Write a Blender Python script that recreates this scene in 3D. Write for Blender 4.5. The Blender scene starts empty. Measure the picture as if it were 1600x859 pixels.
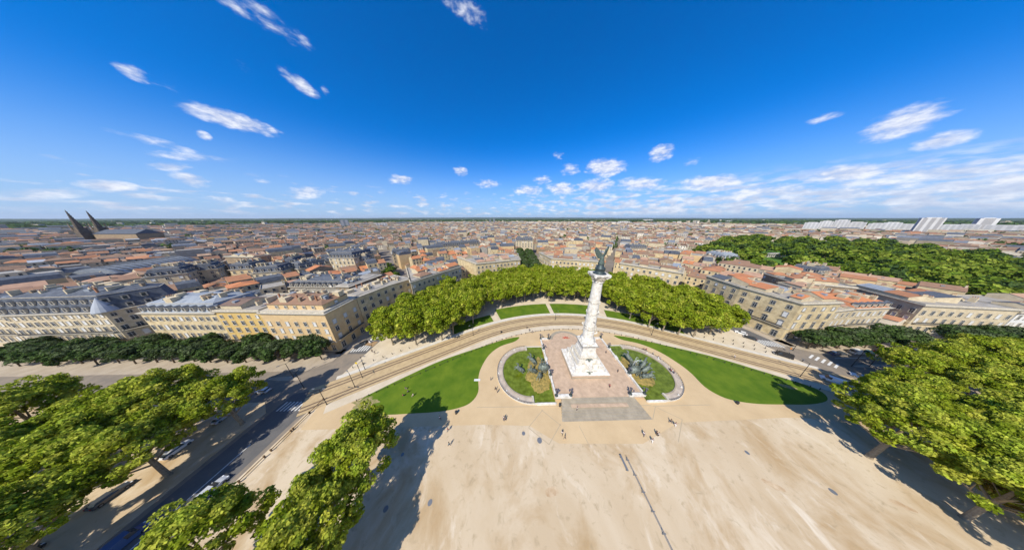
import bpy, bmesh, math, random
import numpy as np
from mathutils import Vector, Matrix
rad = math.radians
scene = bpy.context.scene
COL = scene.collection
random.seed(7); np.random.seed(7)

# ------------------------------------------------------------------ camera
CAM_H = 61.0; FPX = 255.0; PITCH, YAW, ROLL = 19.05, -1.2, -0.05
def cam_axes():
    p, yw, r = rad(PITCH), rad(YAW), rad(ROLL)
    fw = Vector((math.sin(-yw)*math.cos(p), math.cos(yw)*math.cos(p), -math.sin(p)))
    rt = Vector((math.cos(yw), math.sin(yw), 0)); up = rt.cross(fw)
    return fw, rt*math.cos(r)+up*math.sin(r), up*math.cos(r)-rt*math.sin(r)
FW, RT, UP = cam_axes()
cd = bpy.data.cameras.new('camera'); cam = bpy.data.objects.new('camera', cd); COL.objects.link(cam)
cd.sensor_width = 36; cd.lens = FPX*36/1600; cd.clip_start = .5; cd.clip_end = 60000
cam.matrix_world = Matrix(((RT.x, UP.x, -FW.x, 0), (RT.y, UP.y, -FW.y, 0), (RT.z, UP.z, -FW.z, CAM_H), (0, 0, 0, 1)))
scene.camera = cam
def ray(px, py):
    return (FW*FPX+RT*(px-800)-UP*(py-429.5)).normalized()
def at(px, py, z=0.0):                 # where a sight line of the survey photo meets height z
    d = ray(px, py); t = (z-CAM_H)/d.z
    return (d.x*t, d.y*t)
def proj(x, y, z):
    v = Vector((x, y, z-CAM_H)); c = v.dot(FW)
    if c <= 1: return (-9999, -9999)
    return (800+FPX*v.dot(RT)/c, 429.5-FPX*v.dot(UP)/c)

# ------------------------------------------------------------------ sun, sky
SUN_AZ = rad(30); SUN_EL = rad(47)     # shadows run along (sin az, cos az)
EXPOSURE = 0.18
sl = bpy.data.lights.new('sun', 'SUN'); so = bpy.data.objects.new('sun', sl); COL.objects.link(so)
sl.energy = 5.0; sl.angle = rad(.5); sl.color = (1, .925, .80)
sd = Vector((math.sin(SUN_AZ)*math.cos(SUN_EL), math.cos(SUN_AZ)*math.cos(SUN_EL), -math.sin(SUN_EL)))
so.rotation_euler = sd.to_track_quat('-Z', 'Y').to_euler()
scene.view_settings.view_transform = 'Standard'; scene.view_settings.look = 'None'
scene.view_settings.exposure = EXPOSURE; scene.view_settings.gamma = 1
w = bpy.data.worlds.new('World'); scene.world = w; w.use_nodes = True
nt = w.node_tree; N = nt.nodes; L = nt.links; N.clear()
def nd(t, **k):
    n = N.new(t)
    for a, b in k.items():
        if a == 'op': n.operation = b
        else: setattr(n, a, b)
    return n
def mth(op, a, b=None, c=None, clamp=False):
    n = N.new('ShaderNodeMath'); n.operation = op; n.use_clamp = clamp
    for i, v in enumerate((a, b, c)):
        if v is None: continue
        if isinstance(v, (int, float)): n.inputs[i].default_value = v
        else: L.new(v, n.inputs[i])
    return n.outputs[0]
def vdot(a, vec):
    n = N.new('ShaderNodeVectorMath'); n.operation = 'DOT_PRODUCT'; L.new(a, n.inputs[0]); n.inputs[1].default_value = vec
    return n.outputs['Value']
def smooth(v, a, b):
    n = N.new('ShaderNodeMapRange'); n.interpolation_type = 'SMOOTHSTEP'
    L.new(v, n.inputs[0]); n.inputs[1].default_value = a; n.inputs[2].default_value = b
    return n.outputs[0]
def mixc(f, a, b):
    n = N.new('ShaderNodeMix'); n.data_type = 'RGBA'
    if isinstance(f, float): n.inputs[0].default_value = f
    else: L.new(f, n.inputs[0])
    for i, v in ((6, a), (7, b)):
        if isinstance(v, tuple): n.inputs[i].default_value = v
        else: L.new(v, n.inputs[i])
    return n.outputs[2]
sky = nd('ShaderNodeTexSky'); sky.sky_type = 'NISHITA'; sky.sun_disc = False
sky.sun_elevation = SUN_EL; sky.sun_rotation = math.atan2(-sd.x, -sd.y)
sky.altitude = 100; sky.air_density = 1.0; sky.dust_density = .7; sky.ozone_density = 3.0
hs = nd('ShaderNodeHueSaturation'); hs.inputs['Hue'].default_value = .5; hs.inputs['Saturation'].default_value = 1.25; hs.inputs['Value'].default_value = 1.0
mu = nd('ShaderNodeMix'); mu.data_type = 'RGBA'; mu.blend_type = 'MULTIPLY'; mu.inputs[0].default_value = 1; mu.inputs[7].default_value = (.24, .95, 1.80, 1)
L.new(sky.outputs[0], mu.inputs[6]); L.new(mu.outputs[2], hs.inputs['Color'])
tc = nd('ShaderNodeTexCoord'); D = tc.outputs['Generated']
sep = nd('ShaderNodeSeparateXYZ'); L.new(D, sep.inputs[0])
el = mth('ARCSINE', sep.outputs[2]); az = mth('ARCTAN2', sep.outputs[0], sep.outputs[1])
# single clouds: centre, half axis end point, half thickness (surveyed), weight
CL = [(363,188,428,206,11,1),(205,112,232,127,10,.75),(470,132,497,152,10,.9),(430,40,482,72,15,.55),(372,8,410,22,14,.5),
 (728,16,768,40,17,.5),(1408,193,1484,172,19,1),(1472,220,1522,211,11,1),(1290,184,1322,176,6,.6),(1032,240,1051,238,11,.95),
 (945,262,975,263,12,1.1),(891,265,906,266,9,.7),(250,224,310,240,6,.5),(300,245,372,249,6,.55),(265,260,295,261,6,.9),
 (298,280,324,281,11,.9),(172,291,216,294,8,1.05),(319,212,330,214,6,.7),(720,267,730,268,7,.8),(627,281,644,281,7,.9),
 (480,300,504,298,9,.8),(762,287,780,287,6,.8),(847,281,860,281,6,.8),(826,298,848,298,7,.9),(878,295,902,296,8,1),
 (930,291,960,290,9,1.05),(1000,288,1038,289,9,1),(1112,286,1165,284,11,1.1),(1320,271,1392,268,12,1.1),(1480,268,1600,264,11,1),
 (1580,281,1640,276,10,1),(1225,297,1290,295,8,.8),(1390,288,1460,286,8,.7),(60,302,130,300,9,.7),(1200,300,1290,297,9,.9),(1330,300,1420,298,8,.9),(1500,293,1590,290,9,.9),(1560,308,1640,306,8,.8),(1150,310,1230,309,7,.8),(1400,315,1500,314,7,.7),(30,325,120,325,8,.5),(180,320,225,320,6,.6),
 (350,313,368,314,5,.7),(510,143,517,150,6,.5),(250,130,275,138,7,.3),(1080,255,1092,254,8,.45),(378,103,388,104,8,.35),(872,243,880,243,7,.4)]
noi = nd('ShaderNodeTexNoise'); noi.inputs['Scale'].default_value = 26; noi.inputs['Detail'].default_value = 7; noi.inputs['Roughness'].default_value = .6
mp = nd('ShaderNodeMapping'); mp.inputs['Scale'].default_value = (1, 1, 2.2); L.new(D, mp.inputs[0]); L.new(mp.outputs[0], noi.inputs[0])
tot = None
for (cx, cy, ex, ey, ht, wt) in CL:
    c = ray(cx, cy); e = ray(ex, ey); wlen = (e-c).length
    t1 = (e-c).normalized(); t2 = c.cross(t1).normalized()
    wv = abs((ray(cx, cy+ht)-c).dot(t2))
    u = mth('DIVIDE', mth('SUBTRACT', vdot(D, t1), c.dot(t1)), wlen*1.35)
    v = mth('DIVIDE', mth('SUBTRACT', vdot(D, t2), c.dot(t2)), max(wv, .004)*1.5)
    g = mth('SUBTRACT', 1.0, mth('ADD', mth('MULTIPLY', u, u), mth('MULTIPLY', v, v)), clamp=True)
    g = mth('MULTIPLY', mth('MULTIPLY', g, mth('GREATER_THAN', vdot(D, c), .5)), wt)
    tot = g if tot is None else mth('MAXIMUM', tot, g)
gate = mth('GREATER_THAN', tot, .001)
dens = smooth(mth('ADD', mth('MULTIPLY', tot, .75), mth('MULTIPLY', mth('SUBTRACT', noi.outputs[0], .5), 1.5)), .10, .85)
dens = mth('MULTIPLY', mth('MULTIPLY', dens, gate), mth('MINIMUM', mth('MULTIPLY', tot, 5.0), 1.0))
# rows of small fair-weather clouds low over the horizon
comb = nd('ShaderNodeCombineXYZ'); L.new(mth('MULTIPLY', az, 1.0), comb.inputs[0]); L.new(mth('MULTIPLY', el, 3.4), comb.inputs[1])
n2 = nd('ShaderNodeTexNoise'); n2.inputs['Scale'].default_value = 19; n2.inputs['Detail'].default_value = 5; L.new(comb.outputs[0], n2.inputs[0])
n3 = nd('ShaderNodeTexNoise'); n3.inputs['Scale'].default_value = 2.2; n3.inputs['Detail'].default_value = 2; L.new(comb.outputs[0], n3.inputs[0])
band = mth('MULTIPLY', smooth(el, .0, .03), mth('SUBTRACT', 1.0, smooth(el, .085, .16)))
thr = mth('ADD', mth('ADD', mth('MULTIPLY', smooth(az, -.5, .9), .16), mth('MULTIPLY', mth('SUBTRACT', 1.0, smooth(el, .05, .11)), .06)), mth('MULTIPLY', mth('SUBTRACT', n3.outputs[0], .5), .30))
d2 = smooth(mth('ADD', n2.outputs[0], thr), .56, .78)
d2 = mth('MULTIPLY', mth('MULTIPLY', d2, band), .85)
cl = mth('MAXIMUM', dens, d2)
# unseen broken bright cloud added behind the viewer as neutral fill for the shadows
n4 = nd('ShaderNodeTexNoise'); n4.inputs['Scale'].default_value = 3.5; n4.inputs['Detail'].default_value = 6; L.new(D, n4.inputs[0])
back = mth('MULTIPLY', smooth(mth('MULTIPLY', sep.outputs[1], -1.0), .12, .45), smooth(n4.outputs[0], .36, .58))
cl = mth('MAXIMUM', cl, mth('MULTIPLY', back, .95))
# whitish veil towards the horizon
veil = mth('POWER', mth('SUBTRACT', 1.0, smooth(el, -.02, .40)), 1.8)
skyc = mixc(mth('MULTIPLY', veil, .78), hs.outputs[0], (5.6, 7.0, 9.8, 1))
cshade = mixc(smooth(noi.outputs[0], .35, .7), (6.4, 7.0, 8.8, 1), (10.5, 10.7, 11.4, 1))
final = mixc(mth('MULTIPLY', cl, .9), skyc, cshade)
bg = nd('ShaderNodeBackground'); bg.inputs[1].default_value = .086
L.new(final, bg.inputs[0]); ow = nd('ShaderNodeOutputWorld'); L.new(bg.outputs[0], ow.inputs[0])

# ------------------------------------------------------------------ materials
MATS = {}
def mat(name, col, rough=.85, var=0.0, scale=1.0, col2=None, metal=0.0, spec=.3, bump=0.0, island=False, objrand=0.0, transl=0.0, detail=4, ramp=(.35, .65), amt=.35):
    if name in MATS: return MATS[name]
    m = bpy.data.materials.new(name); m.use_nodes = True; MATS[name] = m
    t = m.node_tree; b = t.nodes['Principled BSDF']
    b.inputs['Roughness'].default_value = rough; b.inputs['Metallic'].default_value = metal
    b.inputs['Specular IOR Level'].default_value = spec
    col = tuple(col)+(1,)
    b.inputs['Base Color'].default_value = col
    src = None
    if var or col2:
        c2 = tuple(col2)+(1,) if col2 else tuple(min(1, c*(1-var)) for c in col[:3])+(1,)
        geo = t.nodes.new('ShaderNodeNewGeometry'); n = t.nodes.new('ShaderNodeTexNoise')
        n.inputs['Scale'].default_value = scale; n.inputs['Detail'].default_value = detail; n.inputs['Roughness'].default_value = .65
        t.links.new(geo.outputs['Position'], n.inputs[0])
        r = t.nodes.new('ShaderNodeMapRange'); r.inputs[1].default_value = ramp[0]; r.inputs[2].default_value = ramp[1]
        t.links.new(n.outputs[0], r.inputs[0])
        mx = t.nodes.new('ShaderNodeMix'); mx.data_type = 'RGBA'; mx.inputs[6].default_value = col; mx.inputs[7].default_value = c2
        t.links.new(r.outputs[0], mx.inputs[0]); src = mx.outputs[2]
        if bump:
            bp = t.nodes.new('ShaderNodeBump'); bp.inputs['Strength'].default_value = bump; bp.inputs['Distance'].default_value = .2
            t.links.new(n.outputs[0], bp.inputs['Height']); t.links.new(bp.outputs[0], b.inputs['Normal'])
    if island or objrand:
        h = t.nodes.new('ShaderNodeHueSaturation')
        if src: t.links.new(src, h.inputs['Color'])
        else: h.inputs['Color'].default_value = col
        if island:
            g2 = t.nodes.new('ShaderNodeNewGeometry'); rnd = g2.outputs['Random Per Island']
        else:
            g2 = t.nodes.new('ShaderNodeObjectInfo'); rnd = g2.outputs['Random']; amt = objrand
        r = t.nodes.new('ShaderNodeMapRange'); t.links.new(rnd, r.inputs[0]); r.inputs[3].default_value = 1-amt; r.inputs[4].default_value = 1+amt
        t.links.new(r.outputs[0], h.inputs['Value']); src = h.outputs[0]
        if objrand:
            r2 = t.nodes.new('ShaderNodeMapRange'); t.links.new(rnd, r2.inputs[0]); r2.inputs[3].default_value = .515; r2.inputs[4].default_value = .485
            t.links.new(r2.outputs[0], h.inputs['Hue'])
    if src: t.links.new(src, b.inputs['Base Color'])
    if transl:
        tr = t.nodes.new('ShaderNodeBsdfTranslucent'); ms = t.nodes.new('ShaderNodeMixShader'); ms.inputs[0].default_value = transl
        if src: t.links.new(src, tr.inputs[0])
        else: tr.inputs[0].default_value = col
        o = t.nodes['Material Output']; t.links.new(b.outputs[0], ms.inputs[1]); t.links.new(tr.outputs[0], ms.inputs[2]); t.links.new(ms.outputs[0], o.inputs[0])
    return m
STONE_W = mat('white_stone', (.74, .72, .66), .7, col2=(.50, .47, .41), scale=.9, bump=.2)
STONE_C = mat('cream_stone', (.66, .54, .32), .85, col2=(.42, .33, .19), scale=.35, bump=.15)
STONE_P = mat('pale_stone', (.60, .51, .345), .85, col2=(.46, .38, .25), scale=.5, bump=.15)
STONE_Y = mat('yellow_render', (.62, .44, .16), .85, col2=(.54, .37, .13), scale=.4)
STONE_O = mat('peach_render', (.64, .47, .25), .85, col2=(.54, .38, .20), scale=.4)
STONE_G = mat('grey_stone', (.38, .36, .31), .85, col2=(.28, .26, .22), scale=.4, bump=.15)
STONE_D = mat('brown_stone', (.36, .27, .17), .85, col2=(.24, .18, .12), scale=.4, bump=.15)
WHITE = mat('white_paint', (.78, .77, .73), .6, var=.15, scale=.3)
TRIM = mat('stone_trim', (.56, .51, .41), .8, var=.3, scale=1.3)
TRIM_D = mat('weathered_trim', (.34, .32, .28), .8, var=.35, scale=1.3)
def tile_mat(name, c, c2):
    m = mat(name, c, .9, col2=c2, scale=.45, bump=.35, detail=8, ramp=(.3, .7)); return m
TILE = [tile_mat('terracotta_tiles', (.42, .19, .095), (.28, .14, .08)), tile_mat('brown_tiles', (.30, .175, .11), (.20, .125, .085)),
        tile_mat('pink_tiles', (.44, .27, .18), (.31, .20, .14)), tile_mat('orange_tiles', (.52, .21, .085), (.36, .15, .08)), tile_mat('dark_brown_tiles', (.20, .13, .10), (.14, .10, .08))]
SLATE = mat('blue_slate', (.07, .08, .10), .85, spec=.12, col2=(.12, .135, .16), scale=.7, bump=.2)
ZINC = mat('grey_zinc', (.30, .33, .36), .7, spec=.2, col2=(.20, .23, .27), scale=.5, bump=.1)
FLAT = mat('pale_flat_roofing', (.38, .35, .30), .8, var=.35, scale=.3)
GLASS = mat('window_glass', (.035, .045, .055), .15, spec=.6)
SHUT = mat('white_shutters', (.62, .62, .60), .6)
BRONZE = mat('green_bronze', (.075, .09, .075), .6, col2=(.24, .28, .24), scale=1.5, metal=.3, bump=.3)
BRONZE_D = mat('dark_bronze', (.035, .045, .05), .5, col2=(.07, .10, .10), scale=2, metal=.4)
STEEL = mat('grey_steel', (.22, .23, .24), .5, metal=.4)
DARKM = mat('dark_metal', (.04, .042, .045), .5, metal=.2)
RUBBER = mat('black_rubber', (.02, .02, .02), .8)
SAND = mat('esplanade_sand', (.68, .585, .45), .95, col2=(.56, .42, .28), scale=.05, detail=10, ramp=(.36, .64), bump=.05)
def sand_material(m):
    t = m.node_tree; b = t.nodes['Principled BSDF']; geo = t.nodes.new('ShaderNodeNewGeometry'); prev = None
    def nz(sc, d, stretch, a, c):
        mp_ = t.nodes.new('ShaderNodeMapping'); mp_.inputs['Scale'].default_value = stretch; t.links.new(geo.outputs['Position'], mp_.inputs[0])
        n = t.nodes.new('ShaderNodeTexNoise'); n.inputs['Scale'].default_value = sc; n.inputs['Detail'].default_value = d; n.inputs['Roughness'].default_value = .62; n.inputs['Distortion'].default_value = .6
        t.links.new(mp_.outputs[0], n.inputs[0]); r = t.nodes.new('ShaderNodeMapRange'); r.inputs[1].default_value = a; r.inputs[2].default_value = c; t.links.new(n.outputs[0], r.inputs[0]); return r.outputs[0]
    cur = (.50, .39, .25, 1)
    for f, col in ((nz(.035, 9, (1, .7, 1), .40, .66), (.63, .535, .39, 1)), (nz(.07, 10, (1.1, .8, 1), .48, .64), (.40, .275, .14, 1)), (nz(.6, 9, (1, 1, 1), .56, .74), (.35, .27, .16, 1)), (nz(.2, 10, (1, .55, 1), .58, .74), (.66, .575, .44, 1))):
        mx = t.nodes.new('ShaderNodeMix'); mx.data_type = 'RGBA'
        sc_ = t.nodes.new('ShaderNodeMath'); sc_.operation = 'MULTIPLY'; sc_.inputs[1].default_value = .9; t.links.new(f, sc_.inputs[0]); t.links.new(sc_.outputs[0], mx.inputs[0])
        if isinstance(cur, tuple): mx.inputs[6].default_value = cur
        else: t.links.new(cur, mx.inputs[6])
        mx.inputs[7].default_value = col; cur = mx.outputs[2]
    t.links.new(cur, b.inputs['Base Color'])
sand_material(SAND)
PATH = mat('stabilised_path', (.56, .42, .245), .95, col2=(.49, .36, .205), scale=.12, detail=6)
PALE = mat('pale_gravel', (.60, .52, .395), .95, col2=(.50, .42, .30), scale=.2, detail=8)
SIDEW = mat('pavement_stone', (.42, .36, .28), .9, col2=(.34, .28, .21), scale=.3, detail=6)
ASPH = mat('asphalt', (.135, .13, .125), .9, col2=(.10, .10, .10), scale=.3, detail=8)
ASPH2 = mat('worn_asphalt', (.26, .215, .165), .9, col2=(.19, .165, .135), scale=.3, detail=8)
TRACKM = mat('track_paving', (.50, .38, .215), .9, col2=(.40, .295, .165), scale=.6, detail=6)
RAILM = mat('rail_steel', (.20, .14, .09), .6, metal=.2)
CURB = mat('kerb_stone', (.62, .58, .50), .9, var=.2, scale=.5)
PAINT = mat('road_paint', (.72, .72, .69), .8, var=.25, scale=2)
GRASS = mat('lawn_grass', (.050, .115, .002), .95, col2=(.125, .185, .010), scale=.16, detail=9, ramp=(.3, .7))
GRASSD = mat('worn_grass', (.11, .15, .02), .95, col2=(.36, .28, .15), scale=.9, detail=9)
PINKP = mat('pink_paving', (.53, .39, .27), .85, col2=(.40, .29, .20), scale=.6, detail=7)
STEPM = mat('step_stone', (.37, .32, .24), .9, col2=(.27, .235, .175), scale=.5, detail=7)
BASINM = mat('basin_stone', (.52, .44, .35), .9, col2=(.36, .30, .24), scale=.5, detail=6)
ROCK = mat('algae_rock', (.38, .27, .08), .9, col2=(.16, .14, .04), scale=1.2, bump=.6)
WATER = mat('green_water', (.075, .10, .003), .03, col2=(.16, .21, .02), scale=.5, spec=.5)
BARK = mat('plane_bark', (.32, .27, .19), .9, col2=(.20, .16, .11), scale=2.0, bump=.3)
BARKD = mat('dark_bark', (.12, .09, .06), .9, var=.3, scale=2.0)
def leafm(name, a, b, **k): return mat(name, a, .75, col2=b, scale=.35, island=True, transl=.36, spec=.1, detail=3, amt=.45, **k)
LEAF_P = leafm('plane_leaves', (.19, .27, .014), (.30, .34, .022))
LEAF_N = leafm('tall_plane_leaves', (.29, .38, .035), (.46, .46, .06))
LEAF_D = leafm('dark_leaves', (.06, .11, .028), (.095, .15, .04))
LEAF_G = leafm('grey_green_leaves', (.085, .12, .05), (.12, .16, .07))
LEAF_K = leafm('park_leaves', (.11, .19, .018), (.21, .28, .03))
LEAF_L = leafm('bright_park_leaves', (.21, .29, .03), (.29, .33, .05))
LEAF_A = leafm('autumn_leaves', (.30, .25, .045), (.38, .24, .06))

# ------------------------------------------------------------------ helpers
def tag(o, label=None, cat=None, group=None, kind=None):
    if label: o['label'] = label
    if cat: o['category'] = cat
    if group: o['group'] = group
    if kind: o['kind'] = kind
    return o
def link(name, data, parent=None, loc=None):
    o = bpy.data.objects.new(name, data); COL.objects.link(o)
    if parent is not None: o.parent = parent
    if loc is not None: o.location = loc
    return o
def empty(name, loc=(0, 0, 0), rz=0.0):
    o = link(name, None, loc=loc); o.rotation_euler[2] = rz; o.empty_display_size = .2; return o
def copy_tree(o, parent=None):
    c = o.copy(); COL.objects.link(c)
    if parent is not None: c.parent = parent
    for ch in list(o.children): copy_tree(ch, c)
    return c
class MB:
    def __init__(s): s.v = []; s.f = []; s.m = []; s.mats = []
    def mi(s, m):
        if m not in s.mats: s.mats.append(m)
        return s.mats.index(m)
    def add(s, vs, fs, m):
        o = len(s.v); s.v += [tuple(v) for v in vs]; k = s.mi(m)
        for f in fs: s.f.append([o+i for i in f]); s.m.append(k)
    def box(s, c, d, m, rz=0.0, top=1.0):
        x, y, z = [a/2 for a in d]; ca, sa = math.cos(rz), math.sin(rz); vs = []
        for k, t in ((-z, 1), (z, top)):
            for (a, b) in ((-x*t, -y*t), (x*t, -y*t), (x*t, y*t), (-x*t, y*t)):
                vs.append((c[0]+a*ca-b*sa, c[1]+a*sa+b*ca, c[2]+k))
        s.add(vs, [(0, 3, 2, 1), (4, 5, 6, 7), (0, 1, 5, 4), (1, 2, 6, 5), (2, 3, 7, 6), (3, 0, 4, 7)], m)
    def prism(s, pts, z0, z1, m, cap=True, pts2=None):
        n = len(pts); q = pts2 or pts
        vs = [(x, y, z0) for x, y in pts]+[(x, y, z1) for x, y in q]
        fs = [(i, (i+1) % n, n+(i+1) % n, n+i) for i in range(n)]
        if cap: fs += [tuple(range(n, 2*n)), tuple(range(n-1, -1, -1))]
        s.add(vs, fs, m)
    def tube(s, p, r, m, n=8, cap=True):
        rings = []; vs = []
        for i, a in enumerate(p):
            a = Vector(a); d = (Vector(p[min(i+1, len(p)-1)])-Vector(p[max(i-1, 0)])).normalized()
            u = d.orthogonal().normalized() if i == 0 else (uu-d*uu.dot(d)).normalized()
            uu = u; v = d.cross(u); rr = r[i] if isinstance(r, (list, tuple)) else r
            for k in range(n):
                t = 2*math.pi*k/n; vs.append(a+u*rr*math.cos(t)+v*rr*math.sin(t))
        fs = []
        for i in range(len(p)-1):
            for k in range(n): fs.append((i*n+k, i*n+(k+1) % n, (i+1)*n+(k+1) % n, (i+1)*n+k))
        if cap: fs += [tuple(range(n-1, -1, -1)), tuple(range((len(p)-1)*n, len(p)*n))]
        s.add(vs, fs, m)
    def lathe(s, prof, m, n=24, c=(0, 0), lob=0, amp=0):
        vs = []; 
        for r, z in prof:
            for k in range(n):
                t = 2*math.pi*k/n; q = r*(1+amp*math.cos(lob*t)); vs.append((c[0]+q*math.cos(t), c[1]+q*math.sin(t), z))
        fs = []
        for i in range(len(prof)-1):
            for k in range(n): fs.append((i*n+k, i*n+(k+1) % n, (i+1)*n+(k+1) % n, (i+1)*n+k))
        fs += [tuple(range(n-1, -1, -1)), tuple(range((len(prof)-1)*n, len(prof)*n))]
        s.add(vs, fs, m)
    def build(s, name, parent=None, loc=None, smooth=False):
        me = bpy.data.meshes.new(name); me.from_pydata(s.v, [], s.f)
        for m in s.mats: me.materials.append(m)
        me.polygons.foreach_set('material_index', s.m)
        if smooth: me.polygons.foreach_set('use_smooth', [True]*len(s.f))
        me.update(); return link(name, me, parent, loc)
def mesh_np(name, V, F4, mats, mi=None):
    me = bpy.data.meshes.new(name); me.from_pydata(V.tolist(), [], F4.tolist())
    for m in mats: me.materials.append(m)
    if mi is not None: me.polygons.foreach_set('material_index', mi)
    me.update(); return me
def sheet(name, pts, z, m, label=None, parent=None, kind='structure', th=0.0):
    b = MB()
    if th: b.prism(pts, z-th, z, m)
    else: b.add([(x, y, z) for x, y in pts], [tuple(range(len(pts)))], m)
    o = b.build(name, parent)
    bm = bmesh.new(); bm.from_mesh(o.data); bmesh.ops.triangulate(bm, faces=[f for f in bm.faces if len(f.verts) > 4]); bmesh.ops.recalc_face_normals(bm, faces=bm.faces)
    if not th:
        for f in bm.faces:
            if f.normal.z < 0: f.normal_flip()
    bm.to_mesh(o.data); bm.free()
    if kind: o['kind'] = kind
    return o
def catmull(pts, n=8, closed=True):
    out = []; m = len(pts)
    rng = range(m) if closed else range(m-1)
    for i in rng:
        g = (lambda k: Vector(pts[k % m])) if closed else (lambda k: Vector(pts[max(0, min(m-1, k))]))
        p0, p1, p2, p3 = g(i-1), g(i), g(i+1), g(i+2)
        for k in range(n):
            t = k/n; out.append(tuple(.5*((2*p1)+(p2-p0)*t+(2*p0-5*p1+4*p2-p3)*t*t+(3*p1-p0-3*p2+p3)*t**3)))
    if not closed: out.append(tuple(pts[-1]))
    return out
def skin(nodes, edges, name, m, parent=None, sub=1, smoothit=True):
    me = bpy.data.meshes.new(name); me.from_pydata([n[:3] for n in nodes], edges, [])
    o = link(name, me); me.materials.append(m)
    md = o.modifiers.new('s', 'SKIN'); 
    for i, n in enumerate(nodes):
        r = n[3]; r2 = n[4] if len(n) > 4 else r
        me.skin_vertices[0].data[i].radius = (r, r2)
    me.skin_vertices[0].data[0].use_root = True
    md.use_smooth_shade = True
    if sub: o.modifiers.new('u', 'SUBSURF').levels = sub
    dg = bpy.context.evaluated_depsgraph_get(); dg.update()
    nm = bpy.data.meshes.new_from_object(o.evaluated_get(dg)); nm.name = name
    o.modifiers.clear(); o.data = nm; bpy.data.meshes.remove(me)
    if not nm.materials: nm.materials.append(m)
    if parent is not None: o.parent = parent
    return o
def ordinal(n):
    w = {1: 'leftmost', 2: 'second from the left', 3: 'third from the left', 4: 'fourth from the left', 5: 'fifth from the left', 6: 'sixth from the left', 7: 'seventh from the left', 8: 'eighth from the left', 9: 'ninth from the left'}
    if n in w: return w[n]
    s = 'th' if 10 <= n % 100 <= 20 else {1: 'st', 2: 'nd', 3: 'rd'}.get(n % 10, 'th')
    return '%d%s from the left' % (n, s)
def inpoly(x, y, P):
    c = False; n = len(P)
    for i in range(n):
        x1, y1 = P[i]; x2, y2 = P[i-1]
        if (y1 > y) != (y2 > y) and x < (x2-x1)*(y-y1)/(y2-y1)+x1: c = not c
    return c
def segd(x, y, a, b):
    dx, dy = b[0]-a[0], b[1]-a[1]; t = max(0, min(1, ((x-a[0])*dx+(y-a[1])*dy)/(dx*dx+dy*dy)))
    return math.hypot(x-a[0]-t*dx, y-a[1]-t*dy)
# ------------------------------------------------------------------ ground and paving
AX = 31.5                                   # the square's axis runs along Y at this X
TOWNG = mat('town_ground', (.23, .195, .16), .95, col2=(.14, .125, .11), scale=.03, detail=8)
FARG = mat('far_country', (.05, .075, .035), .95, col2=(.12, .125, .07), scale=.0012, detail=8, ramp=(.45, .75))
def ringpts(cx, cy, r, n, sy=1.0, a0=0, a1=2*math.pi, end=True):
    return [(cx+r*math.cos(a0+(a1-a0)*i/n), cy+sy*r*math.sin(a0+(a1-a0)*i/n)) for i in range(n+(1 if end else 0))]
sheet('ground', ringpts(0, 0, 30000, 96, end=False), -.3, FARG)
sheet('town_ground', [(-1500, -200), (1700, -200), (2600, 900), (1800, 2400), (200, 2900), (-1500, 2500), (-2400, 1200)], -.05, TOWNG)
sheet('asphalt_streets', [(-400, -120), (420, -120), (420, 66), (150, 110), (110, 160), (31, 175), (-45, 160), (-85, 110), (-400, 66)], 0, ASPH2)
# tram line: arc in the middle, straight towards both ends; offset o measured outwards
def tramline(o, dxmax=104, n=60, dx0=None):
    R = 96.0; a = 52.0; th = math.asin(a/R); pts = []
    lo = -dxmax if dx0 is None else dx0
    for i in range(n+1):
        dx = lo+(dxmax-lo)*i/n; s = 1 if dx >= 0 else -1; q = abs(dx)
        if q <= a: y = 88-R+math.sqrt(R*R-q*q); nx, ny = q/R, math.sqrt(1-(q/R)**2)
        else: y = 88-R+math.sqrt(R*R-a*a)-(q-a)*math.tan(th)*.94; nx, ny = math.sin(th), math.cos(th)
        pts.append((AX+s*(q+nx*o), y+ny*o))
    return pts
def band(o0, o1, **k):
    return tramline(o0, **k)+tramline(o1, **k)[::-1]
def strip(name, o0, o1, z, m, lab=None, dxmax=104, **kk):
    a = tramline(o0, dxmax); b = tramline(o1, dxmax); mb = MB()
    for i in range(len(a)-1):
        mb.add([(*a[i], z), (*b[i], z), (*b[i+1], z), (*a[i+1], z)], [(0, 3, 2, 1)], m)
    o = mb.build(name); o['kind'] = 'structure'; return o
esp = [(-67.5, -120), (130.5, -120), (130.5, 44)]+tramline(-6, 96)[::-1][1:]+[(-67.5, 40)]
sheet('esplanade', esp, .12, SAND, th=.3)
pth = [(-64, 33), (-8, 33.2), (6, 32.6), (14, 28.2), (38, 27.6), (53, 32.4), (90, 33), (116, 31.5), (127, 36), (128, 44)]+tramline(-7.5, 94)[::-1]+[(-66, 41)]
sheet('stabilised_path', pth, .124, PATH)
inner = tramline(-12, 104); outer = ringpts(30.5, 63, 99, 48, .92, 0, math.pi)
gp = tramline(5.5, 98)+[(p[0], p[1]) for p in outer]
sheet('grove_ground', gp, .12, PALE, th=.3)
strip('tram_verge', -9, -5.5, .128, PALE, dxmax=98)
strip('tram_bed', -5.5, 5.5, .132, TRACKM)
strip('track_kerb', 5.5, 7.4, .14, CURB, dxmax=98)
rb = MB()
for o in (-4.1, -2.6, 1.9, 3.4):
    for (u, v_, mm, zz) in ((-.32, .32, RAILM, .136),):
        a = tramline(o+u); b = tramline(o+v_)
        for i in range(len(a)-1): rb.add([(*a[i], zz), (*b[i], zz), (*b[i+1], zz), (*a[i+1], zz)], [(0, 3, 2, 1)], mm)
tr = rb.build('tram_rails'); tr['kind'] = 'structure'
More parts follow.
